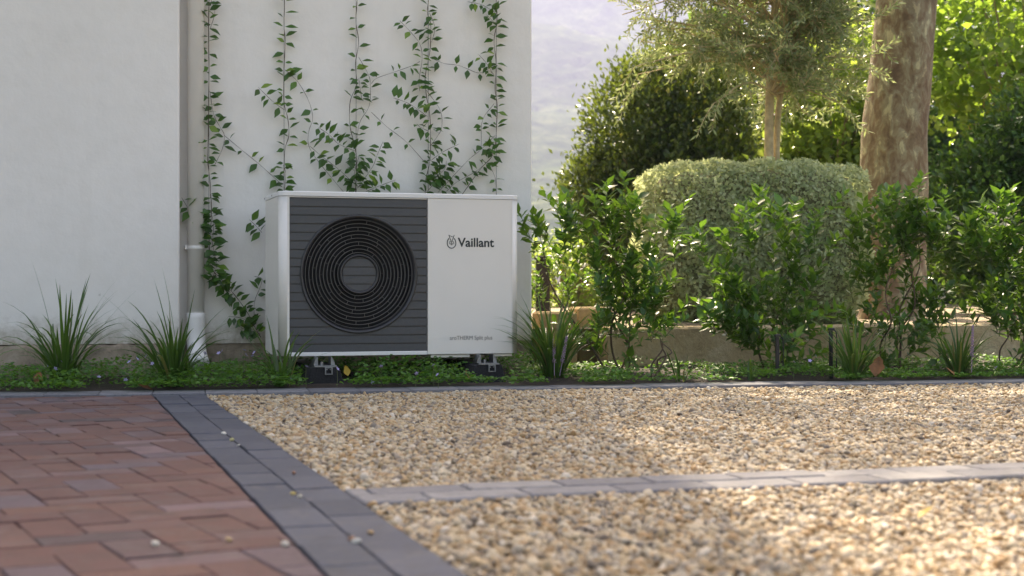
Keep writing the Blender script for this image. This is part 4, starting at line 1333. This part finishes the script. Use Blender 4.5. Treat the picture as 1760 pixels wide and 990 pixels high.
# ------------------------------------------------------------------ silver clipped bush
def silver_bush():
    c = Vector((1.475, 9.55, 0.70)); a, b, h = 0.68, 0.60, 0.50
    t = thing('clipped_bush', 'silvery grey-green bush clipped into a rounded block under the olive tree', 'bush', (c.x, c.y, 0.22))
    n = 62000
    def surf(U, k=1.0):
        e = 6.0
        s_ = (np.abs(U[:, 0]) ** e + np.abs(U[:, 1]) ** e + np.abs(U[:, 2]) ** e) ** (-1 / e)
        P = U * s_[:, None]
        lump = 1 + 0.035 * np.sin(P[:, 0] * 7 + 1) * np.sin(P[:, 2] * 6 + P[:, 1] * 5) + 0.02 * np.sin(P[:, 0] * 17 + P[:, 2] * 13)
        return P * (lump * k)[:, None] * np.array([a, b, h])
    U = unit(n); P = surf(U, 1.0) * (1 - 0.06 * rng.random(n) ** 2)[:, None] + rng.normal(0, 0.006, (n, 3))
    nr = U * np.array([1, 1, 1.3]) + rng.normal(0, 0.55, (n, 3))
    ax = np.cross(nr, rng.normal(size=(n, 3))) + U * 0.35 + np.array([0, 0, 0.25])
    o = cloud('foliage', P + np.array(c), ax, nr, rng.uniform(0.020, 0.034, n), rng.uniform(0.015, 0.024, n), M['hedge_leaf'], t, 0.15)
    o['kind'] = 'stuff'
    nu, nv = 40, 24
    U = np.array([(math.cos(i * 2 * math.pi / nu) * math.sin(j * math.pi / nv), math.sin(i * 2 * math.pi / nu) * math.sin(j * math.pi / nv), math.cos(j * math.pi / nv)) for j in range(nv + 1) for i in range(nu)])
    V = surf(U, 0.90) + np.array(c) - np.array(t.location)
    Fc = np.array([(j * nu + i, (j + 1) * nu + i, (j + 1) * nu + (i + 1) % nu, j * nu + (i + 1) % nu) for j in range(nv) for i in range(nu)])
    link('twig_core', mesh_np('twig_core', V, Fc, True), M['hedge_core'], t)
silver_bush()

# ------------------------------------------------------------------ trees
def limb(mb, P, r0, r1, k=8, sub=6):
    P = smooth_path(P, sub); mb.tube(P, np.linspace(r0, r1, len(P)), k); return P

def olive():
    base = Vector((1.60, 9.55, 0.25))
    t = thing('olive_tree', 'young olive tree with thin pale stems rising from the silver bush', 'tree', base, 0)
    mb = MB(); ends = []
    st = [[(0, 0, 0), (0.02, 0, 0.95), (0.03, 0, 1.5), (0.07, 0.02, 2.1), (0.10, 0.02, 3.0)], [(0.05, 0.05, 0), (0.075, 0.05, 0.9), (0.10, 0.04, 1.4), (0.22, 0.03, 1.9), (0.34, 0.02, 2.6)]]
    stems = [limb(mb, [Vector(p) for p in st[0]], 0.036, 0.016), limb(mb, [Vector(p) for p in st[1]], 0.026, 0.012)]
    mb.build('trunk', M['olive_bark'], t, True)
    mb = MB(); pos, axs, nrs = [], [], []
    for i in range(135):
        P = stems[0] if random.random() < 0.65 else stems[1]
        f = random.uniform(0.48, 1.0)
        p = P[int(f * (len(P) - 1))]
        a = random.uniform(0, 6.283)
        d = Vector((math.cos(a), math.sin(a) * 0.8, random.uniform(-0.15, 0.7))).normalized()
        Lb = random.uniform(0.45, 0.95) * (1.12 if d.x < 0.2 else 0.62)
        B_ = limb(mb, [p, p + d * Lb * 0.5 + Vector((0, 0, 0.05)), p + d * Lb + Vector((0, 0, random.uniform(-0.12, 0.1)))], 0.009, 0.003, 5)
        for k in range(8):
            q = B_[random.randrange(len(B_) // 4, len(B_))]
            d2_ = (d * 0.6 + Vector(unit(1)[0]) * 0.9 + Vector((0, 0, 0.05))).normalized()
            Lt = random.uniform(0.16, 0.34)
            T_ = limb(mb, [q, q + d2_ * Lt * 0.5, q + d2_ * Lt + Vector((0, 0, -0.03))], 0.003, 0.0012, 4, 3)
            for m_ in range(28):
                f2 = (m_ + 0.5) / 28; pp = T_[0].lerp(T_[-1], f2)
                o1 = d2_.orthogonal().normalized(); o2 = d2_.cross(o1); a2 = (m_ % 2) * math.pi + m_ * 0.8
                lat = o1 * math.cos(a2) + o2 * math.sin(a2)
                pos.append(pp); axs.append(d2_ * 0.75 + lat * 0.8 + Vector(unit(1)[0]) * 0.2); nrs.append(Vector(unit(1)[0]) + Vector((0, 0, 0.6)))
    mb.build('branches', M['olive_bark'], t, True)
    pos = np.array([tuple(p + base) for p in pos]); axs = np.array([tuple(p) for p in axs]); nrs = np.array([tuple(p) for p in nrs])
    n = len(pos)
    o = cloud('crown', pos, axs, nrs, rng.uniform(0.036, 0.062, n), rng.uniform(0.010, 0.016, n), M['olive_leaf'], t, 0.15); o['kind'] = 'stuff'
    # a green plant tie on the stem
    p = at(1345, 88, 9.55) - base
    mb = MB(); mb.tube([(p.x - 0.02, -0.02, p.z - 0.012), (p.x + 0.01, -0.03, p.z + 0.012)], 0.012, 6); mb.build('plant_tie', plain('green_tie', (0.0, 0.13, 0.10), 0.5), t)
olive()

def clump_crown(name, label, cat, base, lobes, nclump, per, L, Wd, mat, trunk=None, clump_r=0.16, up=0.3, group=None, tips=False, flat=0.5, trunkmat=None, shell=0.55):
    t = thing(name, label, cat, base, 0, group)
    B = np.array(base)
    wts = np.array([l[1][0] * l[1][1] + l[1][0] * l[1][2] for l in lobes]); wts = wts / wts.sum()
    idx = rng.choice(len(lobes), nclump, p=wts)
    C = np.array([lobes[i][0] for i in idx], float); Rr = np.array([lobes[i][1] for i in idx], float)
    U = unit(nclump)
    rad = shell + (1 - shell) * rng.random(nclump) ** 0.6
    cen = C + U * Rr * rad[:, None]
    pos = np.repeat(cen, per, 0); Ud = np.repeat(U, per, 0)
    n = len(pos)
    pos = pos + rng.normal(0, 1, (n, 3)) * clump_r * np.array([1, 1, 0.75 if not tips else 1.2]) * np.repeat(rng.uniform(0.6, 1.3, nclump), per)[:, None]
    ax = Ud * 0.6 + unit(n) * 0.9 + np.array([0, 0, up])
    nr = unit(n) * flat + np.array([0, 0, 0.6]) + Ud * 0.4
    rv = np.clip(np.repeat(rng.random(nclump), per) * 0.45 + rng.random(n) * 0.55, 0, 1)
    o = cloud('crown' if cat == 'tree' else 'foliage', pos + B, ax, nr, rng.uniform(0.7, 1.2, n) * L, rng.uniform(0.7, 1.2, n) * Wd, mat, t, 0.2, rv)
    o['kind'] = 'stuff'
    mb = MB()
    if trunk:
        for P, r0, r1 in trunk: limb(mb, [Vector(p) for p in P], r0, r1, 10)
    # limbs from the stem to some clumps
    for i in range(0, nclump, max(1, nclump // 28)):
        c = Vector(cen[i]); s_ = Vector((c.x * 0.25, c.y * 0.25, max(0.05, c.z * 0.45)))
        limb(mb, [s_, s_.lerp(c, 0.5) + Vector((0, 0, 0.05)), c], 0.02, 0.006, 5, 4)
    mb.build('trunk', trunkmat or M['twig'], t, True)
    return t

# dark evergreen at the left, behind the olive
clump_crown('evergreen_tree', 'dark evergreen with yellowish shoot tips against the misty mountain', 'tree', (1.55, 14.0, 0.1),
    [((0.02, 0, 1.1), (0.85, 0.8, 1.1)), ((-0.35, -0.1, 1.75), (0.55, 0.5, 0.65)), ((0.1, 0, 2.0), (0.55, 0.5, 0.7)), ((-0.68, 0, 1.25), (0.40, 0.45, 0.32)), ((-0.55, 0, 0.8), (0.38, 0.4, 0.3)), ((0.55, 0.2, 0.95), (0.55, 0.6, 0.65))],
    1900, 26, 0.062, 0.032, M['dark_leaf'], [([(0, 0, 0), (0.02, 0, 1.2), (0, 0, 2.2)], 0.07, 0.02)], 0.075, 0.7, None, True)
# lime-coloured shrub between olive and plane tree
clump_crown('lime_shrub', 'tall yellow-green shrub glowing between the olive and the plane trunk', 'shrub', (2.80, 13.0, 0.1),
    [((0.0, 0, 1.0), (0.58, 0.24, 0.9)), ((0.12, 0, 1.9), (0.6, 0.24, 0.7)), ((-0.08, 0.1, 1.7), (0.5, 0.24, 0.8))],
    330, 20, 0.085, 0.065, M['lime_leaf'], [([(0, 0, 0), (0.02, 0, 1.2), (0.1, 0, 2.0)], 0.05, 0.015)], 0.09, 0.0)
# right-hand hedge and tree
clump_crown('hedge_bush', 'dark green bush with pale glinting leaves right of the plane trunk', 'bush', (4.45, 12.6, 0.1),
    [((0.0, 0, 0.9), (0.85, 0.6, 0.95)), ((0.15, 0, 1.55), (0.7, 0.5, 0.55)), ((-0.55, 0, 0.9), (0.45, 0.45, 0.6)), ((0.8, 0, 1.3), (0.7, 0.5, 0.8))],
    1300, 26, 0.066, 0.036, M['hedge_green'], [([(0, 0, 0), (0.02, 0, 0.9), (0.1, 0, 1.6)], 0.05, 0.015)], 0.08, 0.4)
clump_crown('maple_tree', 'leafy tree with sunlit broad leaves above the dark bush, top right', 'tree', (4.9, 14.2, 0.1),
    [((-0.3, -0.6, 2.65), (1.2, 0.6, 0.75)), ((0.5, 0, 3.4), (1.5, 1.0, 1.0)), ((-0.8, -0.8, 2.3), (0.6, 0.5, 0.55)), ((0.3, -0.9, 2.2), (0.9, 0.4, 0.35))],
    340, 20, 0.10, 0.09, M['plane_leaf'], [([(0.6, 0.3, 0), (0.55, 0.3, 1.4), (0.3, 0.2, 2.8)], 0.09, 0.03)], 0.13, -0.1)
# far belt of trees behind the garden
for i, (x, y, hh, ww, lab) in enumerate([(3.0, 19.5, 4.2, 1.5, 'dark tree behind the evergreen and olive in the far belt'), (5.4, 20.5, 5.0, 1.8, 'dark tree behind the plane trunk in the far belt'), (8.2, 19.5, 4.8, 1.9, 'dark tree at the right end of the far belt')]):
    clump_crown('belt_tree', lab, 'tree', (x, y, 0), [((0, 0, hh * 0.30), (ww, 1.0, hh * 0.32)), ((0.2, 0, hh * 0.62), (ww * 0.9, 1.0, hh * 0.36))], 620, 24, 0.17, 0.10, M['hedge_green'],
        [([(0, 0, 0), (0.05, 0, hh * 0.4), (0, 0, hh * 0.7)], 0.12, 0.03)], 0.17, 0.2, 'far belt of trees')
# sunny low bush in the gap beside the house
g0 = at(960, 400, 17)
clump_crown('meadow_bush', 'sunlit yellow-green bush far behind the gap beside the house', 'bush', (g0.x, 17, 0), [((0, 0, 0.5), (0.75, 0.5, 0.55)), ((0.5, 0, 0.6), (0.6, 0.5, 0.5))], 220, 20, 0.07, 0.045, M['lime_leaf'], None, 0.08, 0.2)

# plane tree
def bark_mat():
    m, n, b = nmat('plane_bark')
    c = coords(n)
    mp = n.nodes.new('ShaderNodeMapping'); mp.inputs['Scale'].default_value = (1, 1, 0.55)
    n.links.new(c, mp.inputs['Vector'])
    t = noise(n, 14, 6, 0.66, mp.outputs[0], 0.5); t2 = noise(n, 5, 3, 0.5, mp.outputs[0], 0.4); t3 = noise(n, 45, 5, 0.7, mp.outputs[0])
    r = ramp(n, [(0.36, (0.16, 0.11, 0.07)), (0.46, (0.22, 0.155, 0.10)), (0.50, (0.27, 0.22, 0.15)), (0.58, (0.30, 0.27, 0.19)), (0.61, (0.48, 0.43, 0.29))])
    n.links.new(t.outputs[0], r.inputs[0])
    r2 = ramp(n, [(0.4, (0.80, 0.72, 0.66)), (0.6, (1.0, 1.02, 0.95))])
    n.links.new(t2.outputs[0], r2.inputs[0])
    r3 = ramp(n, [(0.3, (0.7, 0.7, 0.7)), (0.6, (1, 1, 1))]); n.links.new(t3.outputs[0], r3.inputs[0])
    cc_ = mixc(n, 1, r.outputs[0], r2.outputs[0], 'MULTIPLY')
    n.links.new(mixc(n, 0.7, cc_, r3.outputs[0], 'MULTIPLY'), b.inputs['Base Color'])
    b.inputs['Roughness'].default_value = 0.8
    bump(n, t.outputs[0], b, 0.7, 0.02)
    return m
def plane_tree():
    d = 10.6
    pts = [at(1532, 600, d), at(1534, 480, d), at(1535, 380, d), at(1537, 290, d), at(1541, 200, d), at(1548, 120, d), at(1554, 40, d), at(1560, -80, d), at(1566, -300, d), at(1590, -560, d)]
    rad = [56, 55, 54, 54, 54, 53, 53, 52, 50, 42]
    base = Vector((pts[0].x, d, 0.15))
    t = thing('plane_tree', 'thick mottled plane tree trunk with flaking brown and cream bark', 'tree', base, 0)
    P = [p - base for p in pts]; P[0].z = 0
    V, Fc = [], []
    Q = smooth_path(P, 6); rr = np.interp(np.linspace(0, 1, len(Q)), np.linspace(0, 1, len(rad)), [r_ * d / F for r_ in rad])
    V, Fc = tube_geo(Q, list(rr), 28)
    V = [Vector(p) for p in V]
    for i, p in enumerate(V):
        ring = i // 28; c = Q[min(ring, len(Q) - 1)]
        o_ = p - c
        a = math.atan2(o_.y, o_.x)
        p += o_ * (0.04 * math.sin(2 * a + p.z * 2.1) + 0.03 * math.sin(5 * a + p.z * 4.3) + 0.02 * math.sin(p.z * 9 + 3 * a))
    MB().add(V, Fc).build('trunk', bark_mat(), t, True)
    mb = MB(); tips = []
    top = Q[-1]
    for i in range(9):
        a = i * 0.7 + 0.3
        e = top + Vector((math.cos(a) * random.uniform(1.2, 2.4), math.sin(a) * random.uniform(1.0, 2.0), random.uniform(0.4, 2.6)))
        limb(mb, [top + Vector((0, 0, -0.15)), top.lerp(e, 0.5) + Vector((0, 0, 0.3)), e], 0.10, 0.03, 7)
        tips.append(e)
    mb.build('limbs', M['twig'], t, True)
    nC, per = 300, 8
    cen = np.array([tuple(tips[random.randrange(9)]) for _ in range(nC)]) + unit(nC) * rng.uniform(0.2, 1.0, nC)[:, None] * np.array([1, 1, 0.7])
    cen = cen[cen[:, 2] > 2.6]; nC = len(cen)
    pos = np.repeat(cen, per, 0); n = len(pos); pos = pos + rng.normal(0, 0.30, (n, 3)) + np.array(base)
    nr = unit(n) * 0.6 + np.array([0, 0, 0.8])
    o = cloud('crown', pos, unit(n) + np.array([0, 0, -0.3]), nr, rng.uniform(0.09, 0.16, n), rng.uniform(0.09, 0.16, n), M['plane_leaf'], t, 0.15); o['kind'] = 'stuff'
plane_tree()

# unseen tree added behind the house so leaf dapple breaks its shadow edge
clump_crown('added_shade_tree', 'tall airy tree added out of view behind the house to dapple the gravel', 'tree', (-1.2, 14.6, 0.0),
    [((1.0, -3.3, 7.9), (1.2, 1.7, 0.9)), ((0.8, -1.4, 8.6), (1.6, 1.6, 1.0)), ((1.5, -4.4, 8.2), (0.9, 1.0, 0.8))], 520, 9, 0.11, 0.07, M['plane_leaf'],
    [([(0, 0, 0), (0.1, -0.1, 3.5), (0.3, -0.6, 7.0)], 0.16, 0.06), ([(0.25, -0.5, 6.0), (0.7, -1.8, 7.4), (1.1, -3.0, 7.9)], 0.07, 0.02)], 0.34, 0.0, None, False, 0.7, None, 0.2)
# dark gate post in the gap beside the house
pp = at(933, 492, 12.0)
t = thing('gate_post', 'dark timber gate post far behind the gap beside the house', 'post', (pp.x, 12.0, 0))
mb = MB(); mb.box((-0.055, -0.06, -0.06), (0.055, 0.06, at(933, 446, 12.0).z), 0.006); mb.build('post', M['timber'], t)
mb = MB(); mb.box((-0.07, -0.075, at(933, 446, 12.0).z + 0.001), (0.07, 0.075, at(933, 446, 12.0).z + 0.03), 0.008); mb.build('cap', M['timber'], t)

# ------------------------------------------------------------------ the mountain in the mist
def mountain():
    nx, ny = 260, 160
    V, Fc, rv = [], [], []
    for j in range(ny + 1):
        for i in range(nx + 1):
            x = -1600 + 3200 * i / nx; y = 420 + 1680 * j / ny
            t = (y - 420) / 1680
            z = -4 + y * (0.015 + 0.205 * t ** 0.85)
            z += (26 * math.sin(x * 0.006 + 1.6) + 12 * math.sin(x * 0.017 + y * 0.01) + 16 * math.sin(y * 0.014 + x * 0.004)) * min(1, 0.1 + t)
            z += rng.normal(0, 3.0) * min(1, 0.2 + t)
            V.append((x + rng.normal(0, 3), y + rng.normal(0, 3), z))
    for j in range(ny):
        for i in range(nx):
            a = j * (nx + 1) + i; Fc.append((a, a + 1, a + nx + 2, a + nx + 1))
    m, n, b = nmat('wooded_slope')
    t1 = noise(n, 0.05, 8, 0.7, coords(n)); t2 = noise(n, 0.006, 4, 0.5, coords(n))
    r = ramp(n, [(0.35, (0.015, 0.03, 0.012)), (0.5, (0.05, 0.08, 0.03)), (0.68, (0.13, 0.16, 0.08))])
    n.links.new(t1.outputs[0], r.inputs[0])
    r2 = ramp(n, [(0.4, (1, 1, 1)), (0.65, (1.6, 1.5, 1.5))]); n.links.new(t2.outputs[0], r2.inputs[0])
    n.links.new(mixc(n, 1, r.outputs[0], r2.outputs[0], 'MULTIPLY'), b.inputs['Base Color'])
    b.inputs['Roughness'].default_value = 1.0
    b.inputs['Specular IOR Level'].default_value = 0.0
    bump(n, t1.outputs[0], b, 1.0, 9)
    tag(link('mountain', mesh_np('mountain', V, np.array(Fc), True), m), kind='structure')
mountain()

def haze():
    mb = MB(); mb.box((-gs - 5, -65, -30), (gs + 5, 2160, 560))
    m = bpy.data.materials.new('haze_air'); m.use_nodes = True
    n = m.node_tree; n.nodes.clear()
    out = n.nodes.new('ShaderNodeOutputMaterial'); pv = n.nodes.new('ShaderNodeVolumePrincipled')
    pv.inputs['Color'].default_value = (0.48, 0.525, 0.80, 1)
    pv.inputs['Density'].default_value = HAZE
    pv.inputs['Anisotropy'].default_value = 0.1
    n.links.new(pv.outputs[0], out.inputs['Volume'])
    o = mb.build('haze', m)
    tag(o, 'pale morning mist hanging in front of the mountain', 'haze', None, 'stuff')
HAZE = 0.00058
haze()
print('bricks', nb, 'gravel', len(GP), 'objects', len(bpy.data.objects), 'tris', sum(len(o.data.loops) - 2 * len(o.data.polygons) for o in S.objects if o.type == 'MESH'))
